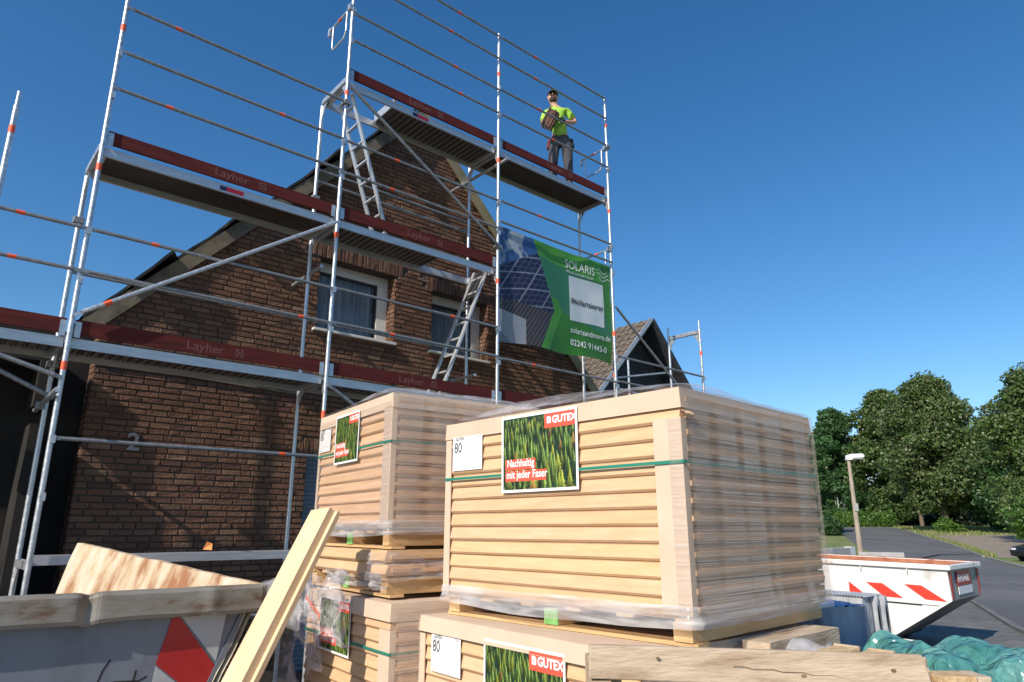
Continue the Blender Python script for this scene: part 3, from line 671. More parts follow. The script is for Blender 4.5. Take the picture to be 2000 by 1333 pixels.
def forest(root, y0, y1, z0, z1, x=-.012, seed=1):
    """flat colour print of a spruce forest on the left face (plane x)"""
    rnd = random.Random(seed); W_ = abs(y0 - y1); H = z1 - z0; mb = MB()
    def P(s_, t_, l): return (x - .0004 - l, y0 - s_ * W_, z0 + t_ * H)
    mb.add([P(0, 0, 0), P(1, 0, 0), P(1, 1, 0), P(0, 1, 0)], [(0, 1, 2, 3)], 0, False, (.012, .035, .022))
    rows = 13; lev = 0
    for r_ in range(rows):
        f = r_ / (rows - 1); base = 1.0 - 1.18 * (f ** 1.05) + .02; hgt = .13 + .17 * f; n_ = int(22 - 12 * f)
        for k in range(n_):
            cx = (k + rnd.uniform(.0, 1)) / n_; b = base + rnd.uniform(-.05, .05); hh = hgt * rnd.uniform(.7, 1.25); wd = hh * rnd.uniform(.46, .66)
            lev += .0000035
            q = rnd.random(); lum = rnd.uniform(.6, 1.25)
            if q < .16: c1 = (.50, .55, .08); c2 = (.26, .32, .03)
            elif q < .2: c1 = (.62, .36, .08); c2 = (.34, .2, .05)
            else: c1 = (.34, .50, .11); c2 = (.06, .14, .035)
            c1 = tuple(v * lum for v in c1); c2 = tuple(v * lum for v in c2)
            tiers = 7
            for t_ in range(tiers):
                u0 = t_ / tiers; zt = b + hh * (1 - u0 * .92); zb = b + hh * (1 - (u0 + .24)); ww = wd * (.14 + .86 * u0) * .5; sh = max(.16, 1 - 1.05 * u0)
                jl, jr = rnd.uniform(.75, 1.15), rnd.uniform(.75, 1.15)
                for s_, cc, jj in ((-1, c2, jl), (1, c1, jr)):
                    pts = [(cx, zt), (cx, zb + hh * .05), (cx + s_ * ww * .5, zb + hh * .02), (cx + s_ * ww * jj, zb)]
                    if min(p[0] for p in pts) < 0 or max(p[0] for p in pts) > 1 or max(p[1] for p in pts) > 1: continue
                    pts = [(a, max(c, 0.0)) for a, c in pts]
                    mb.add([P(a, c, lev + .0004 + t_ * 4e-7) for a, c in pts], [(0, 1, 2, 3)], 0, False, tuple(v * sh for v in cc))
    o = mb.build('forest_picture', M['print'], root, recalc=False); return o, lev
def poster(root, y0, y1, z0, z1, seed=1, sag=.0):
    pb = MB(); x = -.0195
    pb.add([(x, y0 + .016, z0 - .016), (x, y1 - .016, z0 - .016), (x, y1 - .016, z1 + .016), (x, y0 + .016, z1 + .016)], [(0, 1, 2, 3)])
    po = pb.build('poster', M['white'], root, recalc=False)
    W_ = y0 - y1; H = z1 - z0; f, lev = forest(po, y0, y1, z0, z1, x, seed); L = x - lev - .0012
    def rect(s0, s1, t0, t1, nm, m, l=0):
        mb = MB(); mb.box(L - l - .0003, L - l, y0 - s1 * W_, y0 - s0 * W_, z0 + t0 * H, z0 + t1 * H); return mb.build(nm, M[m], po)
    rect(.60, 1.0, .80, 1.0, 'red_badge', 'redprint'); rect(.035, .47, .27, .415, 'red_badge', 'redprint'); rect(.035, .615, .11, .255, 'red_badge', 'redprint')
    def tx(b, size, s_, t_, bold=0, sx=1): return text('lettering', b, size, M['white'], po, (L - .0007, y0 - s_ * W_, z0 + t_ * H), (0, -1, 0), (0, 0, 1), .0002, bold, sx=sx)
    tx('GUTEX', .098 * H / .45 * .62, .705, .862, .0022, .98)
    lg = MB(); a = L - .0012; c_ = y0 - .635 * W_; zz = z0 + .862 * H
    lg.poly([(c_, zz), (c_ - .055 * W_, zz), (c_ - .055 * W_, zz + .08 * H), (c_ - .03 * W_, zz + .094 * H), (c_, zz + .094 * H)], 'x', a, a + .0003); lo = lg.build('emblem', M['white'], po)
    l2 = MB(); l2.bar((a - .0003, c_ - .018 * W_, zz + .02 * H), (a - .0003, c_ - .04 * W_, zz + .07 * H), .0002, .012 * W_, (1, 0, 0)); l2.build('emblem_stroke', M['redprint'], po)
    tx('Nachhaltig', .072 * H / .45 * .97 * .95, .06, .315, .0012, .86); tx('mit jeder Faser', .072 * H / .45 * .95, .05, .155, .0012, .86)
    return po
def label(root, y0, y1, z0, z1):
    x = -.0125; W_ = y0 - y1; H = z1 - z0
    lb = MB(); lb.box(x - .0006, x, y1, y0, z0, z1); lo = lb.build('label_sheet', M['white'], root)
    def tx(b, size, s_, t_, bold=0, sx=1, m='blackprint'): return text('lettering', b, size, M[m], lo, (x - .0012, y0 - s_ * W_, z0 + t_ * H), (0, -1, 0), (0, 0, 1), .0002, bold, sx=sx)
    tx('GUTEX', .026, .10, .90, .0006); tx('Ultratherm', .020, .06, .83, 0, 1, 'greyprint'); tx('80', .088, .05, .54, .0004, .9); tx('22084', .02, .80, .92, 0, 1, 'greyprint')
    l = MB()
    for k in range(6): l.box(x - .0012, x - .0007, y0 - .06 * W_ - .006 * k - (.001 if k % 2 else .003), y0 - .06 * W_ - .006 * k, z0 + .04 * H, z0 + .13 * H)
    for k in range(5): l.box(x - .0012, x - .0007, y0 - (.08 + .1 * (k % 3)) * W_ - .03, y0 - (.08 + .1 * (k % 3)) * W_, z0 + (.22 + .05 * k) * H, z0 + (.228 + .05 * k) * H)
    l.build('printed_marks', M['greyprint'], lo)
    return lo
def cap(root, lx, ly, z, h, flare=.0, name='cardboard_lid'):
    mb = MB(); o_ = .010; e = .004
    mb.box(-o_, lx + o_, -o_, ly + o_, z, z + e)
    mb.add([(-o_, -o_, z), (-o_, ly + o_, z), (-o_ - flare, ly + o_ + .01, z - h), (-o_ - flare, -o_ - .006, z - h)], [(0, 1, 2, 3)])
    mb.add([(-o_, -o_, z), (lx + o_, -o_, z), (lx + o_, -o_ - .008, z - h), (-o_ - flare, -o_ - .006, z - h)], [(0, 1, 2, 3)])
    mb.add([(lx + o_, -o_, z), (lx + o_, ly + o_, z), (lx + o_, ly + o_, z - h), (lx + o_, -o_ - .008, z - h)], [(0, 1, 2, 3)])
    mb.add([(-o_, ly + o_, z), (lx + o_, ly + o_, z), (lx + o_, ly + o_, z - h), (-o_, ly + o_ + .01, z - h)], [(0, 1, 2, 3)])
    return mb.build(name, M['card'], root, recalc=False)
def strap(root, lx, ly, z, w_=.016):
    mb = MB(); o_ = .0175
    for dz in (0,):
        mb.box(-o_ - .001, -o_, -o_, ly + .002, z - w_ / 2, z + w_ / 2); mb.box(-o_ + .0005, lx + .01, -o_ - .001, -o_, z - w_ / 2, z + w_ / 2)
    return mb.build('strap', M['strap'], root)
def film_wrap(root, lx, ly, z0, z1, skirt=True, left=False, seed=0, bulge=.0, top=True):
    """shrink film stretched over the short face, gathered at the bottom"""
    o_ = .026
    def ff(a, b):
        z = z0 + (z1 - z0) * b; x = -.008 + a * (lx + .03)
        y = -o_ - .008 * noise.noise(Vector((a * 2 + seed, b * 3, 0))) - .003 * noise.noise(Vector((a * 3 + seed, b * 70, 0))) - .03 * max(0, .12 - b) / .12
        return (x, y, z)
    mb = MB(); mb.sheet(ff, 24, 110)
    mb.sheet(lambda a, b: (lx + .022 + .006 * noise.noise(Vector((a * 3, b * 40, seed))), -o_ + a * ly, z0 + (z1 - z0) * b), 10, 60)
    mb.build('stretch_film', M['film'], root, recalc=False)
    if skirt:
        sk = MB()
        def sf(a, b):
            # ring along left face then short face
            P_ = a * (lx + ly); t = b
            r_ = .020 + .006 * math.sin(b * 9 + 3 * noise.noise(Vector((a * 3, b * 2, seed)))) + .004 * noise.noise(Vector((a * 9, b * 12, seed + 3))) + .016 * (1 - b)
            z = z0 - .035 + .095 * t + .008 * noise.noise(Vector((a * 7, 1, seed))) + (.022 * math.sin(min(1, P_ / ly) * math.pi) * (-1) if P_ < ly else 0) * (1 - t)
            if P_ < ly: return (-r_, ly - P_, z)
            return (P_ - ly, -r_ - .006, z)
        sk.sheet(sf, 160, 10); sk.build('gathered_film', M['film_skirt'], root, recalc=False)
    if top:
        tp = MB()
        def tf(a, b):
            h = .035 * max(0, math.sin(a * math.pi)) ** .5 * max(0, math.sin(b * math.pi)) ** .5 * (1 + bulge * 1.5 * max(0, noise.noise(Vector((a * 2.1 + seed, b * 2, 0))) + .35))
            h += .012 * abs(noise.noise(Vector((a * 9, b * 9, seed))))
            return (-.012 + a * (lx + .03), -.02 + b * (ly + .02), z1 + .008 + h)
        tp.sheet(tf, 40, 40); tp.build('film_cover', M['film_top'], root, recalc=False)

def rz_of(deg): return R(deg)
# main stack ---------------------------------------------------------------
g1 = 'pallet loads of wood-fibre insulation boards'
ms = thing('board_stack', 'big film-wrapped stack of insulation boards with forest poster, front right of the house', 'board stack', (.80, 3.25, 0), R(43.5), g1)
LX, LY = 1.40, 1.77
board_layers(ms, 13, 1.452, LX, LY)
cap(ms, LX, LY, 2.50, .095)
poster(ms, 1.215, .645, 2.062, 2.475, 1); label(ms, 1.705, 1.417, 2.20, 2.413)
c_ = lcorner(ms, 0, 0, 1.47, 2.36, .035, .15); c2 = lcorner(ms, 0, 0, 1.47, 2.40, .001, .001)
bpy.data.objects.remove(c2)
MB().box(-.012, -.006, LY - .05, LY + .006, 1.46, 2.40).build('corner_protector', M['card'], ms)
# glossy film band over the near corner protector
gf = MB(); gf.sheet(lambda a, b: (-.016 - .006 * math.sin(a * 3.1) - .002 * noise.noise(Vector((a * 3, b * 60, 2))), -.012 + a * .075, 1.46 + b * .90), 10, 90); gf.build('stretch_film', M['film_thin'], ms, recalc=False)
lip = MB(); lip.sheet(lambda a, b: (-.02 + a * .08, -.022 - .018 * math.sin(b * 3.1), 2.39 - .03 * b + .012 * noise.noise(Vector((a * 9, b * 4, 0)))), 12, 5); lip.build('torn_flap', noisy('torn_fibre', (.7, .42, .22), (.8, .55, .35), 20, .8), ms, recalc=False)
strap(ms, LX, LY, 2.15)
film_wrap(ms, LX, LY, 1.45, 2.51, bulge=2.6)
pallet_parts(ms, 1.335, LX, LY)
# lower right stack --------------------------------------------------------
lr = thing('board_stack', 'insulation board stack with forest poster carrying the big stack, at the bottom edge', 'board stack', (.54, 3.17, 0), R(38.5), g1)
board_layers(lr, 15, .115, LX, 1.76); cap(lr, LX, 1.76, 1.328, .085, flare=.012)
poster(lr, 1.072, .458, .83, 1.258, 5); label(lr, 1.625, 1.318, 1.035, 1.238)
MB().box(-.012, -.006, 1.70, 1.768, .13, 1.23).build('corner_protector', M['card'], lr)
film_wrap(lr, LX, 1.76, .12, 1.32, seed=4, skirt=False, top=False); pallet_parts(lr, 0.0, LX, 1.76)
# upper left stack ---------------------------------------------------------
ul = thing('board_stack', 'smaller film-wrapped board stack behind and left of the big one, topmost of its pile', 'board stack', (-.817, 4.68, 0), R(34.5), g1)
LX2, LY2 = 1.20, 1.42
board_layers(ul, 11, 1.855, LX2, LY2, .0805); cap(ul, LX2, LY2, 2.75, .10)
poster(ul, 1.02, .565, 2.345, 2.695, 9); label(ul, 1.415, 1.16, 2.455, 2.64)
cp = lcorner(ul, 0, 0, 1.85, 2.66, .03, .12)
gf = MB(); gf.sheet(lambda a, b: (-.016 - .004 * noise.noise(Vector((a * 3, b * 70, 2))), -.01 + a * .13, 1.85 + b * .80), 8, 90); gf.build('stretch_film', M['film_thin'], ul, recalc=False)
MB().box(-.012, -.006, LY2 - .03, LY2 + .006, 1.86, 2.64).build('corner_protector', M['card'], ul)
strap(ul, LX2, LY2, 2.42, .014); film_wrap(ul, LX2, LY2, 1.84, 2.76, seed=7, bulge=3.2)
lf = MB(); lf.sheet(lambda a, b: (-.015 - .004 * noise.noise(Vector((a * 3, b * 60, 9))), a * LY2, 1.84 + b * .86), 12, 60); lf.build('thin_film', film_mat('thin_film', base=(.72, .60, .50), lo=.04, hi=.30, sc=(2, 1.4, 50), bands=False), ul, recalc=False)
pallet_parts(ul, 1.715, LX2, LY2)
# opened layer between the piles
om = thing('board_pile', 'few loose yellow boards on an open pallet between two wrapped stacks', 'board pile', (-.80, 4.60, 0), R(35.5))
board_layers(om, 2, 1.545, 1.22, 1.40, .082, .012); pallet_parts(om, 1.42, 1.22, 1.40)
def crumple(name, root, cx, cy, cz, du, dv, amp, seed, m='film_top', nu=60, nv=60, bend=None):
    mb = MB()
    def f(a, b):
        p = Vector((cx, cy, cz)) + Vector(du) * (a - .5) + Vector(dv) * (b - .5); q = Vector((a * 3.2 + seed, b * 3.2, seed))
        n1 = Vector((noise.noise(q), noise.noise(q + Vector((9, 0, 0))), noise.noise(q + Vector((0, 9, 0)))))
        n2 = Vector((abs(noise.noise(q * 2.7)), abs(noise.noise(q * 2.7 + Vector((5, 0, 0)))), -abs(noise.noise(q * 2.7 + Vector((0, 5, 0))))))
        return p + n1 * amp + n2 * amp * .32
    mb.sheet(f, nu, nv); return mb.build(name, M[m], root, recalc=False)
crumple('torn_film', om, .35, -.03, 1.60, (1.0, 0, -.04), (0, -.02, .16), .05, 3); crumple('torn_film', om, -.02, .5, 1.52, (0, 1.0, 0), (-.03, 0, .10), .03, 8, 'film_skirt')
ll = thing('board_stack', 'board stack with crumpled clear film over its forest poster, bottom of the left pile', 'board stack', (-.73, 4.45, 0), R(36), g1)
board_layers(ll, 16, .115, 1.30, 1.40); cap(ll, 1.30, 1.40, 1.40, .10, flare=.008)
poster(ll, 1.09, .575, 1.035, 1.36, 12); lcorner(ll, 0, 0, .2, 1.25, .03, .14)
strap(ll, 1.30, 1.40, 1.12); film_wrap(ll, 1.30, 1.40, .12, 1.38, seed=11, skirt=False, top=False); pallet_parts(ll, 0, 1.30, 1.40)
crumple('torn_film', ll, -.10, .80, 1.33, (0, .62, -.02), (-.06, .05, .42), .12, 21); crumple('torn_film', ll, -.12, 1.05, 1.18, (-.02, .28, -.05), (-.1, .10, .55), .10, 33)
crumple('torn_film', ll, -.16, 1.42, .95, (-.1, .35, 0), (-.2, 0, .95), .10, 41)
text('lettering', 'GUTEX GUTEX', .045, M['redprint'], ll, (-.23, .85, 1.38), (0, -1, -.35), (-.1, -.3, 1), .0003, .001)
# leaning board
lb = MB(); p0 = Vector((-1.80, 3.46, -.0)); p1 = Vector((-1.235, 4.62, 1.955))
lb.bar(p0, p1, .18, .055, (-.55, -.75, .35)); 
dv = (p1 - p0).normalized(); upv = Vector((-.55, -.75, .35)); xv = dv.cross(upv).normalized(); zv = xv.cross(dv)
lb.bar(p0 + xv * .088 - zv * .035, p1 + xv * .088 - zv * .035 + dv * .0, .062, .028, (-.55, -.75, .35)); lb.bar(p0 + xv * .045 - zv * .055, p1 + xv * .045 - zv * .055 - dv * .02, .11, .02, (-.55, -.75, .35))
tag(lb.build('fibre_board', M['fibre_plain']), 'pale grooved insulation board leaning against the left pile of stacks', 'board')

# ------------------------------------------------------------------ rusty skip, bottom left
def skip_paint(name, base, dirt, scale=3):
    return noisy(name, dirt, base, scale, .45, .1, stretch=(1, 1, .45), bump=.25, bscale=9, lo=.30, hi=.52, detail=9)
M['rim'] = noisy('skip_rim', (.10, .048, .025), (.24, .23, .205), 3.6, .65, .1, stretch=(.8, 1, 2.2), bump=.5, bscale=10, lo=.36, hi=.56, detail=10, c3=(.205, .18, .145))
M['rust'] = noisy('rusty_paint', (.30, .13, .055), (.60, .53, .42), 3.4, .75, stretch=(1.6, 1.6, .35), bump=.35, bscale=14, lo=.36, hi=.60, detail=9, c3=(.52, .40, .26))
M['skipbody'] = skip_paint('skip_body_paint', (.165, .19, .235), (.085, .09, .10), 2.2)
sk = thing('skip_container', 'grey rust-rimmed skip with red warning stripe, cut off at the bottom left corner', 'skip', (-1.65, 4.72, 0), math.atan2(.63, .776))
# local: x along the near long side (negative = left), y backwards
mb = MB(); Lx = -2.6
def dent(x):
    return .030 * math.exp(-((x + .96) / .035) ** 2) - .012 * math.exp(-((x + .30) / .05) ** 2) + .006 * noise.noise(Vector((x * 3, 0, 1)))
secs = 130
pr = [(-.03, 1.47), (-.075, 1.478), (-.085, 1.465), (-.085, 1.335), (-.065, 1.318), (-.02, 1.325)]
pr = [(-.005, 1.492), (-.03, 1.502), (-.075, 1.495), (-.086, 1.48), (-.088, 1.36), (-.078, 1.338), (-.02, 1.335), (-.005, 1.34)]
vs = []; fs = []
for i in range(secs + 1):
    x = Lx * i / secs
    for k, (y, z) in enumerate(pr):
        dd = dent(x); zz = z + (.012 * noise.noise(Vector((x * 2.3, 5, 0))) if z < 1.4 else .004 * noise.noise(Vector((x * 5, 2, 0)))) - (.5 * dd if z > 1.45 and dd > 0 else 0) - (dd * .5 if z < 1.4 else 0)
        vs.append((x, y + (dd if k in (2, 3, 4, 5) else 0) , zz))
n_ = len(pr)
for i in range(secs):
    for k in range(n_): fs.append((i * n_ + k, i * n_ + (k + 1) % n_, (i + 1) * n_ + (k + 1) % n_, (i + 1) * n_ + k))
fs += [tuple(range(n_)), tuple(secs * n_ + k for k in range(n_))]
mb.add(vs, fs, 0, False); mb.build('rim', M['rim'], sk)
MB().box(-.30, -.275, -.095, -.0885, 1.345, 1.485).build('weld_seam', M['rim'], sk)
bd = MB(); bd.poly([(-.10, 1.336), (Lx, 1.336), (Lx, .1), (-.62, .1)], 'y', 0, .05); bd.poly([(-.06, 1.336), (-.098, 1.336), (-.618, .1), (-.58, .1)], 'y', -.012, .06); bd.build('side_wall', M['skipbody'], sk)
MB().box(Lx, -.0, 1.45, 1.5, .1, 1.0).build('side_wall', M['rust'], sk)
ewp = [(0, -.03, 1.495), (-.80, 1.84, 1.735), (-.93, 1.86, 1.42), (-1.2, 1.6, .3), (-.5, 0, .3), (-.10, -.02, 1.34)]
ew = MB(); nsub = 24
def ewf(a, b, o=0):
    top = Vector(ewp[0]).lerp(Vector(ewp[1]), a); bot = Vector(ewp[4]).lerp(Vector(ewp[3]), a)
    if b > .0: p = top.lerp(bot, b)
    else: p = top
    p.y += .0; q = .018 * noise.noise(Vector((a * 4, b * 5, 0))) ; return (p.x + q + o, p.y + q, p.z + (.012 * noise.noise(Vector((a * 9, 3, 0))) if b == 0 else 0))
ew.sheet(lambda a, b: ewf(a, b), nsub, 12); ew.sheet(lambda a, b: ewf(a, b, .035), nsub, 12)
ew.sheet(lambda a, b: ewf(a, 0, .035 * b), nsub, 1); ew.add([ewf(1, 0), ewf(1, 0, .035), ewf(1, 1, .035), ewf(1, 1)], [(0, 1, 2, 3)])
ew.build('end_wall', M['rust'], sk, recalc=False)
MB().box(-.01, .035, -.08, .28, 1.36, 1.497).build('rim_corner', M['rim'], sk, bevel=.01)
MB().box(Lx, -.1, .06, 1.44, .1, .14).build('floor', M['rust'], sk)
hz = MB()
for q, m_ in (([(-.50, 1.333), (-.46, 1.333), (-.22, 1.03), (-.30, .86), (-.56, 1.08)], 0),): hz.poly(q, 'y', -.006, -.001)
hz.build('red_stripe', noisy('red_reflective', (.34, .012, .014), (.42, .02, .02), 5, .4), sk)
hw = MB(); hw.poly([(-.45, 1.333), (-.185, 1.333), (-.22, 1.06)], 'y', -.0055, -.0012); hw.poly([(-.56, 1.07), (-.31, .86), (-.45, .75), (-.58, .82)], 'y', -.0055, -.0012); hw.build('white_stripe', noisy('white_reflective', (.36, .38, .40), (.44, .46, .48), 5, .4), sk)
sg = MB(); sg.box(-1.76, -1.56, -.006, -.001, .80, 1.06); so = sg.build('red_sign', mat('sign_red', (.42, .02, .03), .45), sk)
sg = MB(); 
for k in range(28):
    a, b = 2 * math.pi * k / 28, 2 * math.pi * (k + 1) / 28; cx, cz, r0, r1 = -1.665, .955, .034, .043
    sg.add([(cx + r0 * math.cos(a), -.0075, cz + r0 * math.sin(a)), (cx + r1 * math.cos(a), -.0075, cz + r1 * math.sin(a)), (cx + r1 * math.cos(b), -.0075, cz + r1 * math.sin(b)), (cx + r0 * math.cos(b), -.0075, cz + r0 * math.sin(b))], [(0, 1, 2, 3)])
sg.build('emblem_ring', M['white_paint'], so, recalc=False); text('emblem_letter', 'R', .06, M['white_paint'], so, (-1.685, -.008, .933), (1, 0, 0), (0, 0, 1), .0003, .002)
sc2 = MB()
for pts in ([(-.80, 1.13), (-.83, 1.08), (-.86, .98)], [(-.66, 1.06), (-.68, .93), (-.70, .80)], [(-.86, 1.00), (-.76, 1.01), (-.64, 1.00), (-.60, 1.02)], [(-1.7, 1.21), (-1.66, 1.215)], [(-1.70, 1.18), (-1.66, 1.185)]):
    for a, b in zip(pts[:-1], pts[1:]): sc2.bar((a[0], -.001, a[1]), (b[0], -.001, b[1]), .001, .009, (1, 0, .3))
sc2.build('scratch', mat('black_scratch', (.015, .013, .013), .6), sk)
for i, (x_, y_, z_) in enumerate(((-.85, 1.30, 1.63), (-1.95, .15, 1.49))):
    pass
# orange shards in the skip
sh_ = MB(); q = Vector((-2.62, 6.16, 1.70)); sh_.add([q + Vector(v) for v in ((-.04, 0, -.03), (.04, 0, -.035), (.03, .02, .02), (-.01, 0, .035), (0, .04, -.03))], [(0, 1, 2, 3), (0, 4, 3), (1, 2, 4), (2, 3, 4)])
tag(sh_.build('tile_shard', noisy('orange_clay', (.65, .22, .06), (.75, .3, .1), 20, .8)), 'orange clay tile shard peeping over the rusty skip wall', 'shard')
sh_ = MB(); q = Vector((-2.95, 3.98, 1.50)); sh_.add([q + Vector(v) for v in ((-.03, 0, -.02), (.03, 0, -.02), (.015, .01, .015), (0, 0, .04), (0, .03, -.02))], [(0, 1, 2, 3), (0, 4, 3), (1, 2, 4), (2, 3, 4)])
tag(sh_.build('tile_shard', M_ := bpy.data.materials['orange_clay']), 'small orange shard on the dented near rim of the skip', 'shard')

# ------------------------------------------------------------------ white skip, right
M['wskip'] = noisy('white_skip_paint', (.36, .31, .25), (.70, .70, .69), 2.2, .45, .0, stretch=(1, 1, .5), bump=.2, bscale=7, lo=.28, hi=.44, detail=9)
M['wrim'] = noisy('white_rusty_rim', (.36, .16, .08), (.78, .77, .74), 2.6, .5, 0, stretch=(1, 1, 3), bump=.3, bscale=12, lo=.34, hi=.44, detail=9)
M['rustred'] = noisy('red_rust', (.30, .10, .05), (.48, .20, .11), 4, .8, bump=.4, detail=8)
ws = thing('skip_container', 'white skip with red diagonal stripes beside the road', 'skip', (6.59, 11.02, 0), 0, rot=(R(0), R(0), math.atan2(.69, .72)))
ws.rotation_euler = (Matrix.Rotation(math.atan2(.69, .72), 4, 'Z') @ Matrix.Rotation(R(1.3), 4, 'X')).to_euler()
# local: x along the end (width 1.7), y along the long side away from camera
WW, WL, H = 1.70, 3.6, 1.30
side = [(0, H - .06), (WL, H - .06), (WL, .70), (WL - .9, .12), (.95, .12), (-.02, .78)]
for x0 in (0.0, WW - .04): MB().poly(side, 'x', x0 + .05, x0 + .09).build('side_wall', M['wskip'], ws)
mb = MB(); mb.box(0, .10, -.06, WL, H - .075, H); mb.box(WW - .06, WW + .06, -.06, WL, H - .075, H); mb.box(.101, WW - .061, -.06, .02, H - .074, H - .001); mb.box(.101, WW - .061, WL - .06, WL, H - .074, H - .001); mb.build('rim', M['wrim'], ws, bevel=.01)
MB().add([(.10, .03, H - .002), (WW - .06, .03, H - .002), (WW - .06, .10, H - .1), (.10, .10, H - .1)], [(0, 1, 2, 3)]).box(.11, WW - .065, 1.0, WL - 1.0, .5, H - .28).build('load', M['rustred'], ws)
MB().box(.01, .1, -.05, WL, H + .0005, H + .004).build('rim_rust', M['rustred'], ws); MB().box(WW - .055, WW + .05, -.05, WL, H + .0005, H + .004).build('rim_rust', M['rustred'], ws)
iw = MB(); iw.add([(WW - .07, .03, H - .01), (WW - .07, WL, H - .01), (WW - .1, WL, .85), (WW - .1, .06, .85)], [(0, 1, 2, 3)]); iw.build('inner_wall', M['rustred'], ws, recalc=False)
ed = MB(); ed.add([(.09, .0, H - .08), (WW, .0, H - .08), (WW, -.02, .78), (.09, -.02, .78)], [(0, 1, 2, 3)]); ed.build('end_wall', noisy('shaded_end_paint', (.17, .18, .19), (.27, .28, .29), 2, .5, bump=.2), ws, recalc=False)  # white skip paint darkened here to carry the shade of the end
ed = MB(); ed.add([(.09, -.02, .78), (WW, -.02, .78), (WW, .95, .12), (.09, .95, .12)], [(0, 1, 2, 3)]); ed.build('sloped_end', noisy('shaded_slope_paint', (.10, .10, .10), (.2, .2, .2), 2, .6), ws, recalc=False)  # shade of the sloped end put into its dark grey colour
MB().box(.1, WW, .95, WL - .9, .10, .12).box(.2, .4, 1.1, WL - 1, 0, .1).box(WW - .3, WW - .1, 1.1, WL - 1, 0, .1).build('base', M['black'], ws)
stp = MB()
for a0 in (.30, 1.02): stp.poly([(a0 + .02, .80), (a0 + .27, 1.02 - .0), (a0 + .52, 1.02), (a0 + .30, .80)], 'x', .040, .048)
stp.poly([(1.72, .80), (1.95, .80), (1.95, 1.02)], 'x', .040, .048)
stp2 = MB()
for pts in (([(.05, .85), (.34, .86), (.62, 1.06), (.38, 1.06)]), ([(.66, .85), (.94, .85), (1.19, 1.05), (.95, 1.05)]), ([(1.22, .85), (1.47, .85), (1.47, 1.04)])):
    stp2.poly(pts, 'x', .041, .0485)
stp2.v = [(v_[0], v_[1], v_[2] - .085) for v_ in stp2.v]
stp2.build('red_stripe', mat('stripe_red', (.78, .05, .03), .4), ws)
rib = MB(); rib.box(.02, .0495, 2.10, 2.22, .88, H - .076); rib.box(.03, .0495, .16, WL, .70, .74); rib.box(.035, .0495, .55, WL - .6, .14, .16); rib.build('stiffener', M['wskip'], ws)
MB().box(.038, .0496, .4, WL, .68, .6995).build('painted_shadow', M['black'], ws)  # black strip painted as the shade under the stiffener ledge
for y in (.55, 1.25, 1.95):
    MB().path([(.03, y, H - .08), (.0, y, H - .12), (.012, y, H - .15)], .008).build('hook', M['wskip'], ws)
MB().tube((-.06, 2.14, .90), (.05, 2.14, .90), .05, None, 18).build('lug', M['wskip'], ws)
rs_ = MB().box(.036, .0495, 2.32, 2.49, .92, 1.14).build('red_sign', mat('red_sign_paint', (.78, .06, .04), .4), ws)
for k in range(20):
    pass
rg = MB()
for k in range(20):
    a, b = 2 * math.pi * k / 20, 2 * math.pi * (k + 1) / 20
    rg.add([(.035, 2.38 + r_ * math.cos(t_), 1.09 + r_ * math.sin(t_)) for r_, t_ in ((.02, a), (.032, a), (.032, b), (.02, b))], [(0, 1, 2, 3)])
rg.build('emblem_ring', M['white'], rs_, recalc=False)
MB().box(.036, .0495, 2.32, 2.49, .80, .9195).build('white_sign', M['white'], ws)
sg = MB().box(.42, 1.18, -.028, -.020, .98, 1.19).build('red_sign', mat('dull_red_sign', (.38, .03, .03), .45), ws)
text('lettering', 'REMONDIS', .155, M['white_paint'], sg, (.44, -.030, 1.03), (1, 0, 0), (0, 0, 1), .001, .001, sx=.83)
MB().box(.44, 1.20, -.030, -.022, .85, .965).build('white_sign', M['white_paint'], ws)
for x0, x1 in ((.10, .17), (WW - .08, WW - .01)): MB().box(x0, x1, -.026, -.018, .80, H - .1).build('red_edge_stripe', bpy.data.materials['dull_red_sign'], ws)

# ------------------------------------------------------------------ old pallet in the foreground
M['blockwood'] = noisy('chipboard_block', (.42, .27, .13), (.66, .48, .27), 30, .85, bump=.6, bscale=60, detail=4)
op = thing('old_pallet', 'weathered pallet leaning in the foreground with its grey top plank towards us', 'pallet', (.23, 2.2, 0), 0)
def bd_(p0, p1, wd, ht, up, nm='plank', mt='oldwood'): return MB().bar(p0, p1, wd, ht, up).build(nm, M[mt], op, bevel=.004)
MB().add([(0, 0, 1.515), (1.0, .03, 1.482), (1.0, .05, 1.482), (0, .025, 1.515), (-.006, -.012, 1.425), (1.012, .01, 1.383), (1.012, .05, 1.383), (0, .025, 1.425)], [(0, 1, 2, 3), (7, 6, 5, 4), (4, 5, 1, 0), (5, 6, 2, 1), (6, 7, 3, 2), (7, 4, 0, 3)]).build('plank', M['oldwood'], op, bevel=.004)
kn = MB()
for kx, kz, kr in ((.63, .030, .0055), (.90, .055, .005), (.20, .062, .004)):
    yy = -.006 + .03 * kx; z_ = 1.425 - .042 * kx + kz; sl = .012 * (1 - kz / .1)
    kn.poly([(kx + kr * 1.5 * math.cos(q * .45), z_ + kr * math.sin(q * .45)) for q in range(14)], 'y', yy - .0062 - sl * .0, yy - .004)
kn.build('knot', noisy('wood_knot', (.16, .10, .055), (.30, .20, .12), 60, .8), op)
cr_ = MB(); pc = [(.42 + .03 * i, 1.425 - .042 * (.42 + .03 * i) + .05 - .0018 * i + .003 * math.sin(i * 2.1)) for i in range(17)]
for a, b in zip(pc[:-1], pc[1:]): cr_.bar((a[0], -.0115 + .03 * a[0], a[1]), (b[0], -.0115 + .03 * b[0], b[1]), .0024, .0009, (0, 0, 1))
cr_.build('crack', bpy.data.materials['wood_knot'], op)
for x in (.0, .44, .93): MB().box(x, x + .10, .055, .15, 0, 1.47 - .03 * x).build('block', M['oldwood'], op, bevel=.004)
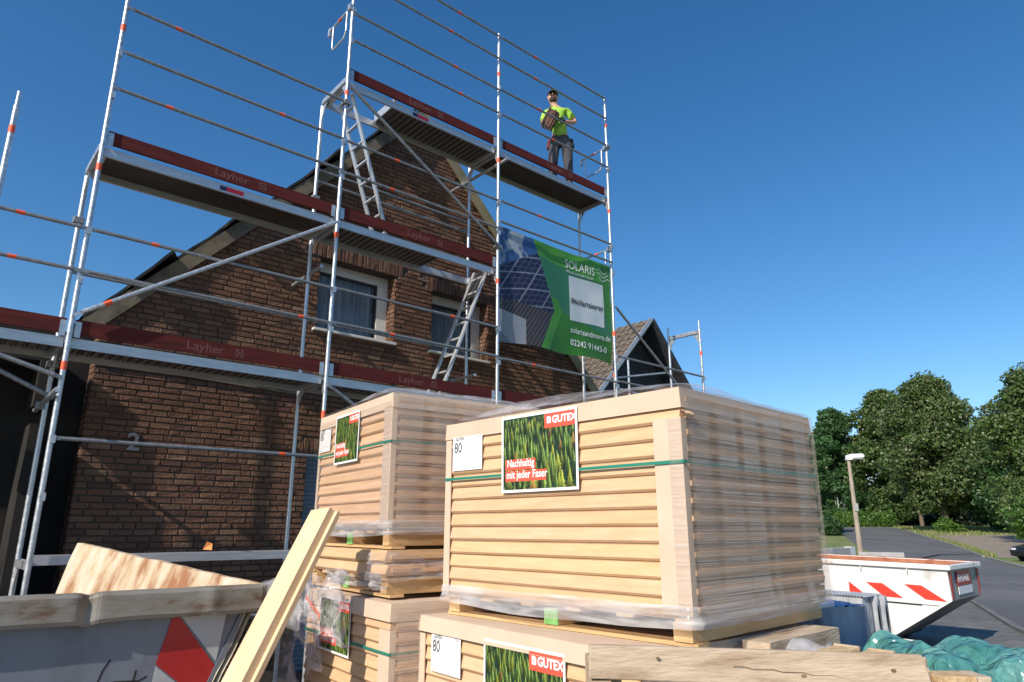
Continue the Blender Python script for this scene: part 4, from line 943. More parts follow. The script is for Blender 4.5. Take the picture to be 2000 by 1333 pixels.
MB().box(.0, .06, -.004, .05, 0, 1.418).build('block', M['oldwood'], op)
for i, (a, b) in enumerate((((.62, .13, 1.425), (.928, .38, 1.440)), ((.76, .13, 1.412), (1.032, .35, 1.430)), ((.888, .13, 1.408), (1.107, .30, 1.418)))):
    bd_(a, b, .085, .024, (0, 0, 1), 'slat', 'blockwood')
    p = Vector(b); dd = (p - Vector(a)).normalized()
    bd_(tuple(p + dd * .001), tuple(p + dd * .022 - Vector((0, 0, .002))), .088, .034, (0, 0, 1), 'slat_end', 'oldwood')
MB().box(1.035, 1.145, .015, .11, .0, 1.425).build('block', M['blockwood'], op, bevel=.004)
MB().box(1.1465, 1.185, .012, .115, 0, 1.425).build('slat_end', M['oldwood'], op, bevel=.003)
MB().box(0.05, 1.1, .3, .9, 1.05, 1.07).build('lower_plank', M['oldwood'], op)
# ------------------------------------------------------------------ blue wrapped pack, hollow tiles, tarp, film bag
M['bluefilm'] = film_mat('blue_film', base=(.42, .50, .60), lo=.48, hi=.95, sc=(9, 9, 1.0), rough=.2, bands=False, mid=.46)
bp_ = thing('wrapped_pack', 'blue film-wrapped pack behind the big stack corner', 'pack', (2.33, 5.6, .075), R(10))
def pk_(a, b):
    # bell shape: film draped and flaring
    t = a * 2 * math.pi; r0 = 1 + .35 * (1 - b) ** 1.5; x = max(-1, min(1, 1.35 * math.cos(t))); y = max(-1, min(1, 1.35 * math.sin(t)))
    n1 = .012 * noise.noise(Vector((a * 60, b * 3, 0)))
    return (x * .19 * r0 * (1 + n1 * 3), y * .35 * (1 + (r0 - 1) * .4), .55 + .68 * b + n1)
mb = MB(); mb.sheet(pk_, 120, 14); mb.build('plastic_wrap', M['bluefilm'], bp_, recalc=False)
MB().sheet(lambda a, b: ((a - .5) * .37, (b - .5) * .68, 1.232 + .012 * noise.noise(Vector((a * 6, b * 6, 2)))), 20, 20).build('plastic_top', film_mat('blue_top_film', base=(.05, .17, .50), lo=.85, hi=1, sc=(6, 6, 6), bands=False, rough=.35), bp_, recalc=False)
MB().box(-.2, .2, -.33, .33, -.075, .54).build('crate_base', M['oldwood'], bp_); MB().box(-.175, .175, -.32, .32, .541, 1.22).build('blue_core', noisy('blue_sheet', (.02, .06, .17), (.04, .12, .30), 5, .6), bp_)
ht = thing('tile_pack', 'rows of grey ribbed hollow tiles standing on end before the white skip', 'tile pack', (3.12, 7.2, .06), R(-50))
gm_ = noisy('grey_concrete_tile', (.34, .35, .38), (.50, .51, .53), 8, .6, bump=.2)
for k in range(4):
    mb = MB(); y = k * .10; x0 = .30 + .03 * k; pr_ = []
    outl = [(math.copysign(abs(math.cos(t)) ** .5, math.cos(t)) * .045, math.copysign(abs(math.sin(t)) ** .5, math.sin(t)) * .20) for t in [i * 2 * math.pi / 28 for i in range(28)]]
    inn = [(math.cos(i * 2 * math.pi / 28) * .022, math.sin(i * 2 * math.pi / 28) * .12) for i in range(28)]
    # face towards the right end (+x)
    cy, cz = .05 + k * .105, .95
    vs = [(x0, cy + p[0], cz + p[1]) for p in outl] + [(x0, cy + p[0], cz + p[1]) for p in inn] + [(x0 - .5, cy + p[0], cz + p[1]) for p in outl] + [(x0 - .2, cy + p[0], cz + p[1]) for p in inn]
    n_ = 28
    fs = [(i, (i + 1) % n_, n_ + (i + 1) % n_, n_ + i) for i in range(n_)] + [(i, (i + 1) % n_, 2 * n_ + (i + 1) % n_, 2 * n_ + i) for i in range(n_)] + [(n_ + i, n_ + (i + 1) % n_, 3 * n_ + (i + 1) % n_, 3 * n_ + i) for i in range(n_)]
    mb.add(vs, fs[:2 * n_], 0, True); mb.add(vs, fs[2 * n_:], 1, True); mb.add([(x0 - .15, vs_[1], vs_[2]) for vs_ in vs[n_:2 * n_]], [tuple(range(n_))], 1); mb.build('hollow_tile', [gm_, M['black']], ht)  # hole linings coloured black to stand in for the shade inside
rb = MB(); rb.sheet(lambda a, b: (-.35 + a * .70, .0 + b * .42, 1.155 + .007 * math.sin(a * 150)), 160, 2); rb.box(-.35, .33, .0, .42, -.06, 1.14); rb.build('ribbed_tile', gm_, ht, recalc=False)
tp = MB(); 
M['tarp'] = noisy('green_tarpaulin', (.045, .17, .16), (.13, .31, .29), 3.4, .22, bump=.3, bscale=9, c3=(.085, .27, .25))
nt_, b_s, nn_, ln_ = nodes(M['tarp']); vv = nn_('ShaderNodeTexVoronoi'); vv.inputs['Scale'].default_value = 7; vv.feature = 'DISTANCE_TO_EDGE'; tcx = nn_('ShaderNodeTexCoord'); nzx = nn_('ShaderNodeTexNoise'); nzx.inputs['Scale'].default_value = 4; mxx = nn_('ShaderNodeMix'); mxx.data_type = 'RGBA'; mxx.inputs[0].default_value = .35; ln_(tcx.outputs['Object'], nzx.inputs['Vector']); ln_(tcx.outputs['Object'], mxx.inputs[6]); ln_(nzx.outputs['Color'], mxx.inputs[7]); ln_(mxx.outputs[2], vv.inputs['Vector']); bpx = nn_('ShaderNodeBump'); bpx.inputs['Strength'].default_value = .9; bpx.inputs['Distance'].default_value = .10; ln_(vv.outputs[0], bpx.inputs['Height']); ln_(bpx.outputs[0], b_s.inputs['Normal'])
def tf(a, b):
    x = 2.16 + a * 1.6; y = 3.95 + b * 1.0
    vd = noise.voronoi(Vector((a * 6.5, b * 4.5, 1.3)))[0]; vd2 = noise.voronoi(Vector((a * 15, b * 10, 4.3)))[0]
    prof = 1.085 + .075 * math.exp(-((a - .16) / .10) ** 2) + .07 * math.exp(-((a - .42) / .10) ** 2) - .03 * math.exp(-((a - .29) / .04) ** 2) - .60 * max(0, a - .48) ** 1.1
    q = Vector((a * 5, b * 4, 0)); n1 = noise.noise(q) * .05 + .085 * (vd[0] - .35) + .03 * (vd2[0] - .3) - .02 * abs(noise.noise(q * 2.1))
    edge = min(b, 1 - b, a * 1.2) * 6
    return (x + .02 * noise.noise(q * 2), y, prof + n1 - .28 * max(0, 1 - edge) ** 2 - .9 * max(0, .12 - b))
tp.sheet(tf, 62, 40, 0, False); tag(tp.build('tarpaulin', M['tarp'], recalc=False), 'crumpled green plastic tarpaulin at the lower right', 'tarp')
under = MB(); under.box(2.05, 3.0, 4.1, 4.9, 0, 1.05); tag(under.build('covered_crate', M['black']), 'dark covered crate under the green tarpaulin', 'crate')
bg_ = thing('film_heap', 'heap of crumpled clear film under the right corner of the big stack', 'plastic film', (1.45, 3.45, 0), R(43))
crumple('film', bg_, .05, .0, 1.22, (.9, 0, 0), (0, .35, .12), .10, 51); crumple('film', bg_, .0, -.12, 1.20, (.7, 0, 0), (0, .30, .05), .09, 57)
MB().box(-.2, .56, .16, .30, 1.25, 1.335).build('timber', M['oldwood'], bg_)
#PART4
# ------------------------------------------------------------------ person on the top deck
def skin_mesh(name, joints, edges, mt, parent, sub=2, root=0):
    me = bpy.data.meshes.new(name); me.from_pydata([j[:3] for j in joints], edges, []); o = bpy.data.objects.new(name, me); COL.objects.link(o)
    sm = o.modifiers.new('skin', 'SKIN'); sm.use_smooth_shade = True; sm.branch_smoothing = .6
    lay = me.skin_vertices[0].data if me.skin_vertices else None
    if lay is None:
        bm = bmesh.new(); bm.from_mesh(me); bm.verts.layers.skin.verify(); bm.to_mesh(me); bm.free(); lay = me.skin_vertices[0].data
    for i, j in enumerate(joints): lay[i].radius = (j[3], j[4] if len(j) > 4 else j[3]); lay[i].use_root = (i == root)
    ss = o.modifiers.new('sub', 'SUBSURF'); ss.levels = sub; ss.render_levels = sub
    dg = bpy.context.evaluated_depsgraph_get(); m2 = bpy.data.meshes.new_from_object(o.evaluated_get(dg)); bpy.data.objects.remove(o)
    m2.name = name; m2.materials.clear(); m2.materials.append(mt); o = bpy.data.objects.new(name, m2); COL.objects.link(o); o.parent = parent
    for p in m2.polygons: p.use_smooth = True
    return o
skin = noisy('skin', (.50, .27, .18), (.60, .34, .24), 12, .5)
tee = noisy('lime_tshirt', (.26, .50, .05), (.40, .68, .09), 7, .85, bump=.9, bscale=9)
trs = noisy('grey_work_trousers', (.035, .035, .045), (.075, .075, .09), 7, .85, bump=.3, bscale=14)
drk = mat('black_cloth', (.018, .018, .02), .8)
PB = Vector(ORG) + D * 6.86 + N * .36; PB.z = LV['C']
J = [(0.02, 0, .95, .10, .08), (0.01, 0, 1.12, .10, .08), (-.01, -.01, 1.30, .11, .085), (-.04, -.01, 1.40, .075, .06), (-.07, -.02, 1.51, .052, .055), (-.085, -.035, 1.59, .068, .082), (-.085, -.03, 1.67, .078, .092), (-.08, -.02, 1.735, .05, .06),
     (.13, 0, 1.40, .055), (.26, .03, 1.20, .040), (.12, -.16, 1.10, .030), (.09, -.19, 1.09, .030),
     (-.20, -.01, 1.38, .055), (-.25, -.04, 1.14, .040), (-.20, -.22, .98, .030), (-.19, -.25, .97, .030),
     (.11, 0, .88, .085), (.125, -.03, .50, .058), (.14, .02, .10, .042), (.15, -.12, .04, .035),
     (-.08, 0, .88, .085), (-.10, -.03, .50, .058), (-.11, .02, .10, .042), (-.13, -.12, .04, .035)]
Ed = [(0, 1), (1, 2), (2, 3), (3, 4), (4, 5), (5, 6), (6, 7), (3, 8), (8, 9), (9, 10), (10, 11), (3, 12), (12, 13), (13, 14), (14, 15), (0, 16), (16, 17), (17, 18), (18, 19), (0, 20), (20, 21), (21, 22), (22, 23)]
me_body = skin_mesh('person', J, Ed, skin, None)
person = me_body; tag(person, 'bearded worker in lime shirt and dark cap holding roof tiles on the top deck', 'person'); person.location = PB; person.scale = (1.15, 1.12, 1.11); person.rotation_euler = (0, 0, R(-6))
SH = [(0.02, 0, .86, .168, .13), (0.01, 0, 1.10, .158, .125), (-.01, -.01, 1.29, .165, .12), (-.04, -.01, 1.415, .125, .098), (-.06, -.015, 1.485, .070, .068), (.13, 0, 1.40, .075), (.20, .015, 1.29, .066), (.225, .02, 1.25, .066), (-.20, -.01, 1.38, .075), (-.235, -.02, 1.24, .064), (-.24, -.03, 1.21, .064)]
skin_mesh('tshirt', SH, [(0, 1), (1, 2), (2, 3), (3, 4), (3, 5), (5, 6), (6, 7), (3, 8), (8, 9), (9, 10)], tee, person)
TR = [(0.02, 0, 1.0, .150, .115), (0.02, 0, .88, .14, .11), (.11, 0, .80, .105), (.13, -.03, .50, .082), (.13, -.02, .42, .078), (.14, .02, .12, .068), (-.08, 0, .80, .105), (-.10, -.03, .50, .082), (-.10, -.02, .42, .078), (-.11, .02, .12, .068)]
skin_mesh('trousers', TR, [(0, 1), (1, 2), (2, 3), (3, 4), (4, 5), (1, 6), (6, 7), (7, 8), (8, 9)], trs, person)
for s_ in (.185, -.155): skin_mesh('tool_pouch', [(s_, .02, .90, .05, .03), (s_ * 1.12, .02, .72, .055, .035)], [(0, 1)], drk if s_ > 0 else noisy('red_black_pouch', (.02, .02, .02), (.30, .03, .03), 20, .8), person)
for j in ((.145, .02, -.12), (-.115, .02, -.12)): skin_mesh('shoe', [(j[0], .05, .055, .05, .045), (j[0] + .005, -.06, .045, .05, .04), (j[0] + .012, -.16, .035, .045, .03)], [(0, 1), (1, 2)], drk, person)
# gloves with fingers closed on the tiles
def glove(wx, wy, wz, dx):
    gl = [(wx, wy, wz, .036, .028), (wx - dx * .05, wy - .05, wz - .01, .042, .024)]; ed = [(0, 1)]
    for k in range(4):
        o_ = (k - 1.5) * .019; L_ = (.95, 1.05, 1, .8)[k]
        b = len(gl); gl += [(wx - dx * .085 * L_, wy - .075, wz + o_, .0105), (wx - dx * .12 * L_, wy - .06, wz + o_ * 1.05, .0098), (wx - dx * .13 * L_, wy - .03, wz + o_ * 1.05, .009)]; ed += [(1, b), (b, b + 1), (b + 1, b + 2)]
    b = len(gl); gl += [(wx - dx * .03, wy - .05, wz + .045, .013), (wx - dx * .06, wy - .06, wz + .07, .011)]; ed += [(0, b), (b, b + 1)]
    skin_mesh('glove', gl, ed, noisy('green_black_glove', (.02, .03, .025), (.03, .07, .05), 20, .8), person, 1)
glove(.10, -.18, 1.09, 1); glove(-.19, -.25, .965, -1)
# head details
def ell(name, c, r, mt, cut=None, seg=20, rot=0):
    mb = MB(); 
    def f(a, b):
        th = a * 2 * math.pi; ph = -math.pi / 2 + b * math.pi
        if cut: ph = cut[0] + b * (cut[1] - cut[0])
        return (c[0] + r[0] * math.cos(ph) * math.cos(th), c[1] + r[1] * math.cos(ph) * math.sin(th), c[2] + r[2] * math.sin(ph))
    mb.sheet(f, seg, 12); return mb.build(name, mt, person)
ell('cap', (-.085, -.025, 1.69), (.088, .102, .085), drk, (.15, math.pi / 2))
MB().sheet(lambda a, b: (-.085 + (a - .5) * .15 * (1 - .35 * b), -.10 - b * .075, 1.708 - .02 * b - .03 * (2 * a - 1) ** 2 * 1), 10, 6).build('cap_peak', drk, person)
beard = mat('brown_beard', (.05, .03, .02), .9)
ell('beard', (-.085, -.065, 1.585), (.058, .055, .055), beard)
ell('hair', (-.085, .0, 1.66), (.082, .085, .06), beard)
ell('nose', (-.085, -.128, 1.655), (.011, .016, .02), skin)
ell('mouth', (-.085, -.119, 1.608), (.020, .006, .006), mat('lips', (.35, .12, .10), .5))
for s_ in (-1, 1):
    ell('ear', (-.085 + s_ * .078, -.03, 1.65), (.012, .02, .03), skin); ell('eye', (-.085 + s_ * .030, -.112, 1.672), (.011, .008, .007), mat('eye', (.05, .04, .04), .2))
    mb = MB(); n_ = 14; mb.path([(-.085 + s_ * .033 + .024 * math.cos(t), -.128, 1.670 + .017 * math.sin(t)) for t in [k * 2 * math.pi / n_ for k in range(n_ + 1)]], .0025, 5); mb.tube((-.085 + s_ * .057, -.126, 1.674), (-.085 + s_ * .08, -.03, 1.668), .002, None, 5); mb.build('spectacles', drk, person)
tl = MB(); br = noisy('brown_glazed_tile', (.06, .020, .010), (.14, .048, .022), 8, .35)
Mx = Matrix.Translation(PB + Vector((-.17, -.33, 1.18))) @ Matrix.Rotation(R(28), 4, 'Y') @ Matrix.Rotation(R(14), 4, 'X')
for k in range(4): tl.box(-.10 + k * .052, -.06 + k * .052, -.09 + .01 * k, .09, -.17, .17 - .015 * (k % 2), 0, None, Mx)
for k in range(3): tl.box(-.062 + k * .052, -.0479 + k * .052, -.08, .08, -.16, .15, 0, None, Mx)
tag(tl.build('roof_tiles', br, bevel=.004), 'bundle of brown roof tiles in the worker\'s arms', 'roof tiles')

# ------------------------------------------------------------------ neighbouring houses on the right
M['rooftile'] = noisy('brown_roof_tiles', (.10, .075, .055), (.19, .15, .12), 9, .85, bump=.6, bscale=14, c3=(.14, .11, .085), detail=8)
M['slate'] = noisy('dark_slate', (.022, .024, .028), (.05, .052, .06), 8, .75, bump=.3)
M['zinc'] = noisy('zinc_flashing', (.42, .43, .45), (.55, .56, .58), 8, .45, .4)
def house2(name, label, w_, ua, za, ul_, zl, ur, zr, deep, wallm, siding=True, over=.8):
    h = thing(name, label, 'house', ORG, TH)
    wl = MB(); wl.poly([(ul_ + .4, 0), (ur - .4, 0), (ur - .4, zr + .45), (ua, za - .25), (ul_ + .4, zl + .45)], 'y', w_ + over, w_ + over + .3)
    wo = wl.build('wall', wallm, h)
    if siding:
        sd = MB(); z = zl
        while z < za - .3:
            hw = (za - .25 - z) / (za - zl) ; a = ua - (ua - ul_ - .4) * min(1, hw); b = ua + (ur - .4 - ua) * min(1, hw)
            sd.add([(a, w_ + over - .002, z + .13), (b, w_ + over - .002, z + .13), (b, w_ + over - .03, z), (a, w_ + over - .03, z), (a, w_ + over - .002, z - .0), (b, w_ + over - .002, z)], [(0, 1, 2, 3), (3, 2, 5, 4)]); z += .135
        sd.build('siding', M['slate'], wo, recalc=False)
    for (u0, z0, u1, z1, sgn) in ((ul_, zl, ua, za, -1), (ua, za, ur, zr, 1)):
        d_ = Vector((u1 - u0, 0, z1 - z0)).normalized(); nr = Vector((-d_.z, 0, d_.x)); L_ = math.hypot(u1 - u0, z1 - z0)
        rb_ = MB(); rows_ = int(L_ / .33)
        for k in range(rows_):
            a = Vector((u0, 0, z0)) + d_ * (L_ * k / rows_); b = Vector((u0, 0, z0)) + d_ * (L_ * (k + 1) / rows_)
            lo_, hi_ = (.035, .0) if sgn < 0 else (.0, .035)
            rb_.poly([(a.x, a.z), (b.x, b.z), (b.x + nr.x * (.05 + hi_), b.z + nr.z * (.05 + hi_)), (a.x + nr.x * (.05 + lo_), a.z + nr.z * (.05 + lo_))], 'y', w_, w_ + deep)
            # pantile rolls
            for j in range(int(min(deep, 4) / .30)):
                y = w_ + .1 + j * .30; rb_.tube(a + nr * (.06 + lo_) + Vector((0, y, 0)), b + nr * (.06 + hi_) + Vector((0, y, 0)), .035, None, 6, caps=False)
        rf = rb_.build('roof', M['rooftile'], h)
        MB().poly([(u0, z0 - .02), (u1, z1 - .02), (u1 + nr.x * .12, z1 + nr.z * .12), (u0 + nr.x * .12, z0 + nr.z * .12)], 'y', w_ - .03, w_ - .001).build('verge_strip', M['zinc'] if sgn < 0 else M['slate'], rf)
        MB().poly([(u0, z0 - .02), (u1, z1 - .02), (u1 - nr.x * .05, z1 - .04 - nr.z * .05), (u0 - nr.x * .05, z0 - .04 - nr.z * .05)], 'y', w_, w_ + over - .04).build('soffit', M['slate'], rf)
    return h
house2('slate_house', 'neighbouring house with dark slate gable and pale verge strip', 6.0, 16.76, 8.45, 14.08, 5.66, 18.9, 6.05, 9, M['slate'])
house2('far_house', 'small farther house with tiled roof and pale gable right of the slate one', 14.0, 27.3, 9.7, 24.9, 8.0, 30.2, 7.2, 8, noisy('pale_render', (.35, .38, .42), (.42, .45, .5), 3, .8), False)

# ------------------------------------------------------------------ roadside
wlm = noisy('grey_render', (.33, .32, .32), (.42, .41, .41), 2, .9, bump=.2)
gw = thing('garden_wall', 'low grey rendered garden wall with white end post beside the road', 'wall')
def wallseg(p0, p1, z1, th, nm, mt): return MB().box(0, (Vector(p1) - Vector(p0)).length, 0, th, 0, z1, 0, None, Matrix.Translation(Vector((p0[0], p0[1], 0))) @ Matrix.Rotation(math.atan2(p1[1] - p0[1], p1[0] - p0[0]), 4, 'Z')).build(nm, mt, gw, bevel=.01)
wallseg((11.8, 26.4), (12.95, 27.4), 1.12, .22, 'wall_panel', wlm)
wallseg((12.96, 27.41), (13.3, 27.75), 1.14, .24, 'end_post', noisy('white_render', (.7, .7, .68), (.8, .8, .78), 3, .7)); wallseg((13.40, 27.75), (14.7, 26.9), .95, .15, 'wall_panel', wlm); wallseg((9.5, 25.0), (11.79, 26.39), 1.12, .22, 'wall_panel', wlm)
lm = thing('street_lamp', 'slim concrete street lamp with a white angular head', 'street lamp', (16.05, 33.0, 0))
o = MB(); o.tube((0, 0, 0), (-.02, 0, 4.95), .13, .075, 14); pole = o.build('pole', noisy('concrete_pole', (.30, .24, .18), (.42, .35, .28), 4, .9, stretch=(1, 1, .3)), lm)
MB().box(-.09, .09, -.14, -.10, 2.6, 2.95).build('cable_box', wlm, pole)
hd = MB(); hd.poly([(-.12, 4.95), (-.10, 5.18), (.10, 5.24), (.62, 5.26), (.72, 5.16), (.66, 5.06), (.16, 5.02), (.10, 4.95)], 'y', -.15, .15); hd.build('lamp_head', noisy('white_lamp', (.70, .72, .72), (.8, .82, .82), 3, .4), lm, bevel=.03)
MB().box(.16, .62, -.11, .11, 5.0, 5.045).build('diffuser', mat('lamp_glass', (.45, .47, .45), .2), lm)
mast = thing('lattice_mast', 'green-grey lattice railway mast before the trees', 'mast', (60.2, 129, gz(129))); mast.scale = (1.36, 1.36, 1.36)
lt = MB(); tp_ = 7.2
for sx_ in (-1, 1):
    for sy_ in (-1, 1): lt.bar((sx_ * .55, sy_ * .4, 0), (sx_ * .28 - .2, sy_ * .25, tp_), .14, .14)
for k in range(8):
    z0 = tp_ * k / 8; z1 = tp_ * (k + 1) / 8; f0 = .55 - .27 * k / 8; s0 = -.2 * k / 8
    for s_ in (1, -1):
        lt.bar((-s_ * f0 + s0, -.35, z0), (s_ * f0 + s0, -.3, z1), .05, .05); lt.bar((-f0 + s0, -.35, z0), (f0 + s0, -.35, z0), .05, .05)
lt.build('lattice', noisy('mast_paint', (.22, .30, .24), (.32, .40, .33), 4, .7), mast)
MB().tube((-.3, 0, 6.9), (20, -4, 6.6), .03, None, 5).build('wire', M['steel_dark'], mast)
# parked car, right edge
car = thing('parked_car', 'black car cut off by the right edge of the photo', 'car', (28.7, 40.2, gz(42)), R(14))
cb = mat('black_car_paint', (.012, .012, .014), .12, .0, .8)
prof = [(0, .32), (-.02, .62), (.15, .80), (1.05, .95), (1.75, 1.40), (2.9, 1.44), (3.7, 1.05), (4.25, .98), (4.3, .35), (3.75, .22), (.55, .22)]
secs_ = [(-.85, .93), (-.80, 1.0), (0, 1.03), (.80, 1.0), (.85, .93)]
vs = []; fs = []; n_ = len(prof)
for y, k in secs_:
    for (x, z) in prof: vs.append((2.15 + (x - 2.15) * (1 if abs(y) > .82 else 1.01), y * (1 - .22 * max(0, (z - .9)) / .5), .0 + z * (k if z > .9 else 1)))
for i in range(len(secs_) - 1):
    for k in range(n_): fs.append((i * n_ + k, i * n_ + (k + 1) % n_, (i + 1) * n_ + (k + 1) % n_, (i + 1) * n_ + k))
fs += [tuple(range(n_)), tuple((len(secs_) - 1) * n_ + k for k in range(n_))]
b_ = MB().add(vs, fs, 0, False).build('body', cb, car, bevel=.04)
for sgn in (-1, 1): MB().poly([(1.25, .98), (1.82, 1.33), (2.85, 1.37), (3.45, 1.03)], 'y', sgn * .80, sgn * .825).build('side_window', M['glass'], car)
MB().add([(1.12, -.68, .975), (1.12, .68, .975), (1.70, .58, 1.38), (1.70, -.58, 1.38)], [(0, 1, 2, 3)]).build('windscreen', mat('windscreen', (.10, .25, .45), .05, 0, 1), car, loc=(-.03, 0, .03))
for x in (.80, 3.45):
    for sgn in (-1, 1):
        wh = MB().tube((x, sgn * .70, .31), (x, sgn * .88, .31), .31, None, 24).build('wheel', mat('tyre', (.02, .02, .02), .8), car)
        MB().tube((x, sgn * .881, .31), (x, sgn * .893, .31), .20, None, 16).build('rim', mat('alloy', (.5, .5, .52), .3, .8), wh)
for sgn in (-1, 1): MB().box(-.02, .14, sgn * .62 - .14, sgn * .62 + .14, .60, .74).build('headlight', mat('headlamp_glass', (.6, .62, .65), .1), car, bevel=.03)
# ------------------------------------------------------------------ foliage
def leaf_cloud(name, blobs, n, size, cols, parent=None, seed=0, flat=0, shell=.55):
    """many small leaf faces spread through a set of ellipsoids [(cx,cy,cz,rx,ry,rz,weight)]"""
    rg_ = np.random.default_rng(seed); wts = np.array([b[6] for b in blobs]); wts = wts / wts.sum(); idx = rg_.choice(len(blobs), n, p=wts); B = np.array(blobs)[idx]
    v = rg_.normal(size=(n, 3)); v /= np.linalg.norm(v, axis=1)[:, None]; r = shell + (1 - shell) * rg_.random(n) ** .6; r *= rg_.normal(1, .06, n)
    # lumpy surface
    lump = 1 + .16 * np.sin(v[:, 0] * 5 + idx * 1.7) * np.sin(v[:, 1] * 6 + idx) + .12 * np.sin(v[:, 2] * 9 + idx * 2.3)
    P = B[:, :3] + v * B[:, 3:6] * (r * lump)[:, None]
    nrm = v * .6 + rg_.normal(size=(n, 3)) * .7; nrm /= np.linalg.norm(nrm, axis=1)[:, None]
    t = np.cross(nrm, rg_.normal(size=(n, 3))); t /= np.linalg.norm(t, axis=1)[:, None]; b = np.cross(nrm, t)
    s = size * rg_.uniform(.55, 1.35, n)[:, None]
    V = np.stack([P - t * s, P - b * s * .55, P + t * s, P + b * s * .55], 1).reshape(-1, 3)
    me = bpy.data.meshes.new(name); me.vertices.add(4 * n); me.vertices.foreach_set('co', V.ravel()); me.loops.add(4 * n); me.loops.foreach_set('vertex_index', np.arange(4 * n)); me.polygons.add(n)
    me.polygons.foreach_set('loop_start', np.arange(0, 4 * n, 4)); me.polygons.foreach_set('loop_total', np.full(n, 4)); me.update(calc_edges=True)
    C = np.array(cols)[rg_.integers(0, len(cols), n)] * rg_.uniform(.7, 1.3, n)[:, None] * (.85 + .3 * rg_.random(len(blobs))[idx])[:, None]
    at = me.color_attributes.new('tint', 'FLOAT_COLOR', 'CORNER'); at.data.foreach_set('color', np.repeat(np.concatenate([C, np.ones((n, 1))], 1), 4, axis=0).astype(np.float32).ravel())
    me.materials.append(M['leaf']); o = bpy.data.objects.new(name, me); COL.objects.link(o)
    if parent: o.parent = parent
    return o
def tree(name, label, x, y, h, rx, cols, n, seed, size=.32, trunk=.35, low=.18, lean=0, nb=16, group='trees beyond the road'):
    rnd = random.Random(seed); t = thing(name, label, 'tree', (x, y, gz(y)), 0, group)
    blobs = []
    for k in range(nb):
        zz = low + (1 - low) * (k + .5) / nb; prof_ = math.sin(min(1, (zz - low) / (1 - low) * .95 + .12) * math.pi) ** .55
        for j in range(3):
            a = rnd.uniform(0, 6.28); rr = rx * prof_ * rnd.uniform(.15, .72); br_ = rx * rnd.uniform(.17, .33)
            blobs.append((rr * math.cos(a) + lean * zz, rr * math.sin(a), h * zz * .97, br_, br_, br_ * rnd.uniform(.6, .9), br_ ** 2))
    tk = MB(); pts = [Vector((0, 0, -.2)), Vector((lean * .2, 0, h * .3)), Vector((lean * .5, .2, h * .6)), Vector((lean * .8, 0, h * .85))]; rr = [trunk, trunk * .8, trunk * .45, trunk * .15]
    for a, b, r0, r1 in zip(pts[:-1], pts[1:], rr[:-1], rr[1:]): tk.tube(a, b, r0, r1, 10)
    for k in range(12):
        b = blobs[rnd.randrange(len(blobs))]; f = rnd.uniform(.2, .75); s_ = Vector((lean * f, 0, h * f * .8)); tk.tube(s_, Vector(b[:3]), trunk * .28, trunk * .06, 7)
    tk.build('trunk', M['bark'], t); leaf_cloud('crown', blobs, n, size, cols, t, seed); return t
G1 = [(.055, .105, .022), (.075, .135, .028), (.10, .165, .045), (.15, .19, .07), (.04, .08, .02)]
G2 = [(.032, .085, .025), (.045, .115, .035), (.065, .145, .042)]
G3 = [(.07, .16, .02), (.10, .20, .03), (.05, .12, .02)]
tree('broadleaf_tree', 'tallest broad dense tree in the middle of the wood', 56.9, 93, 20.3, 8.6, G1 + [(.17, .20, .09)], 85000, 1, .215, .5, .2, nb=26)
tree('broadleaf_tree', 'broad olive-green tree standing close left of the tallest one', 68.4, 126, 24.0, 9.6, G1, 60000, 12, .28, .5, .10, nb=24)
tree('broadleaf_tree', 'dark uneven-crowned tree behind the street lamp, leftmost of the tall ones', 60.6, 130, 21.5, 7.6, G2, 45000, 2, .27, low=.08, nb=20)
tree('broadleaf_tree', 'large tree cut off by the right edge of the photo', 50.6, 66, 16.3, 6.4, G1[:4], 60000, 3, .18, .4, .12, nb=24)
tree('broadleaf_tree', 'small gappy tree peeping out between the two tallest crowns', 70.5, 122, 19.5, 6.6, G2 + G1, 30000, 4, .21)
tree('broadleaf_tree', 'thin pale tree standing right behind the lattice mast', 65.0, 136, 22.0, 6.0, G1 + G3[:1], 26000, 5, .2)
tree('broadleaf_tree', 'fresh green low tree directly right of the big wrapped stack', 37.7, 88, 11.5, 3.5, G3[2:] + G2, 30000, 6, .18, .25, .08)
tree('broadleaf_tree', 'dark tree in the shade between the tallest tree and the right edge', 62, 88, 14.0, 6.5, G2, 36000, 8, .21, .4, .1)
tree('broadleaf_tree', 'dark low-branched tree just behind the hedge at the end of the road', 59.5, 134, 15.0, 6.5, G2, 24000, 9, .23, .3, .05)
tree('broadleaf_tree', 'shaded tree behind the grass verge, second from the right edge', 70, 98, 13.0, 7.5, G2, 28000, 10, .23, .4, .02)
def bush(name, label, blobs, n, cols, seed, size=.16, cat='bush', loc=(0, 0, 0)):
    o = leaf_cloud(name, blobs, n, size, cols, None, seed); o.location = loc; return tag(o, label, cat)
bush('bush', 'bright green rounded bush above the fence at the right edge', [(0, 0, 2.6, 2.6, 2.0, 1.6, 1), (1.5, 0, 3.2, 2.2, 1.8, 1.6, 1), (-.8, 0, 1.6, 1.4, 1.2, 1.2, .6)], 11000, G3, 21, .13, loc=(39.3, 52, gz(52)))
hb = []
for k in range(26): hb.append((k * .50, k * .02 + .2 * math.sin(k), 1.3 + .15 * math.sin(k * 1.9), .95, .9, 1.5, 1))
bush('hedge', 'long rounded green hedge at the far end of the road', hb, 16000, G3 + [(.12, .22, .04)], 22, .16, 'hedge', (52.3, 120.5, gz(120) - .2))
bush('bush', 'dark bush at the left roadside beyond the garden wall', [(0, 0, .9, 1.4, 1.2, 1.1, 1)], 3500, G2, 23, .13, loc=(37.6, 84, gz(84)))
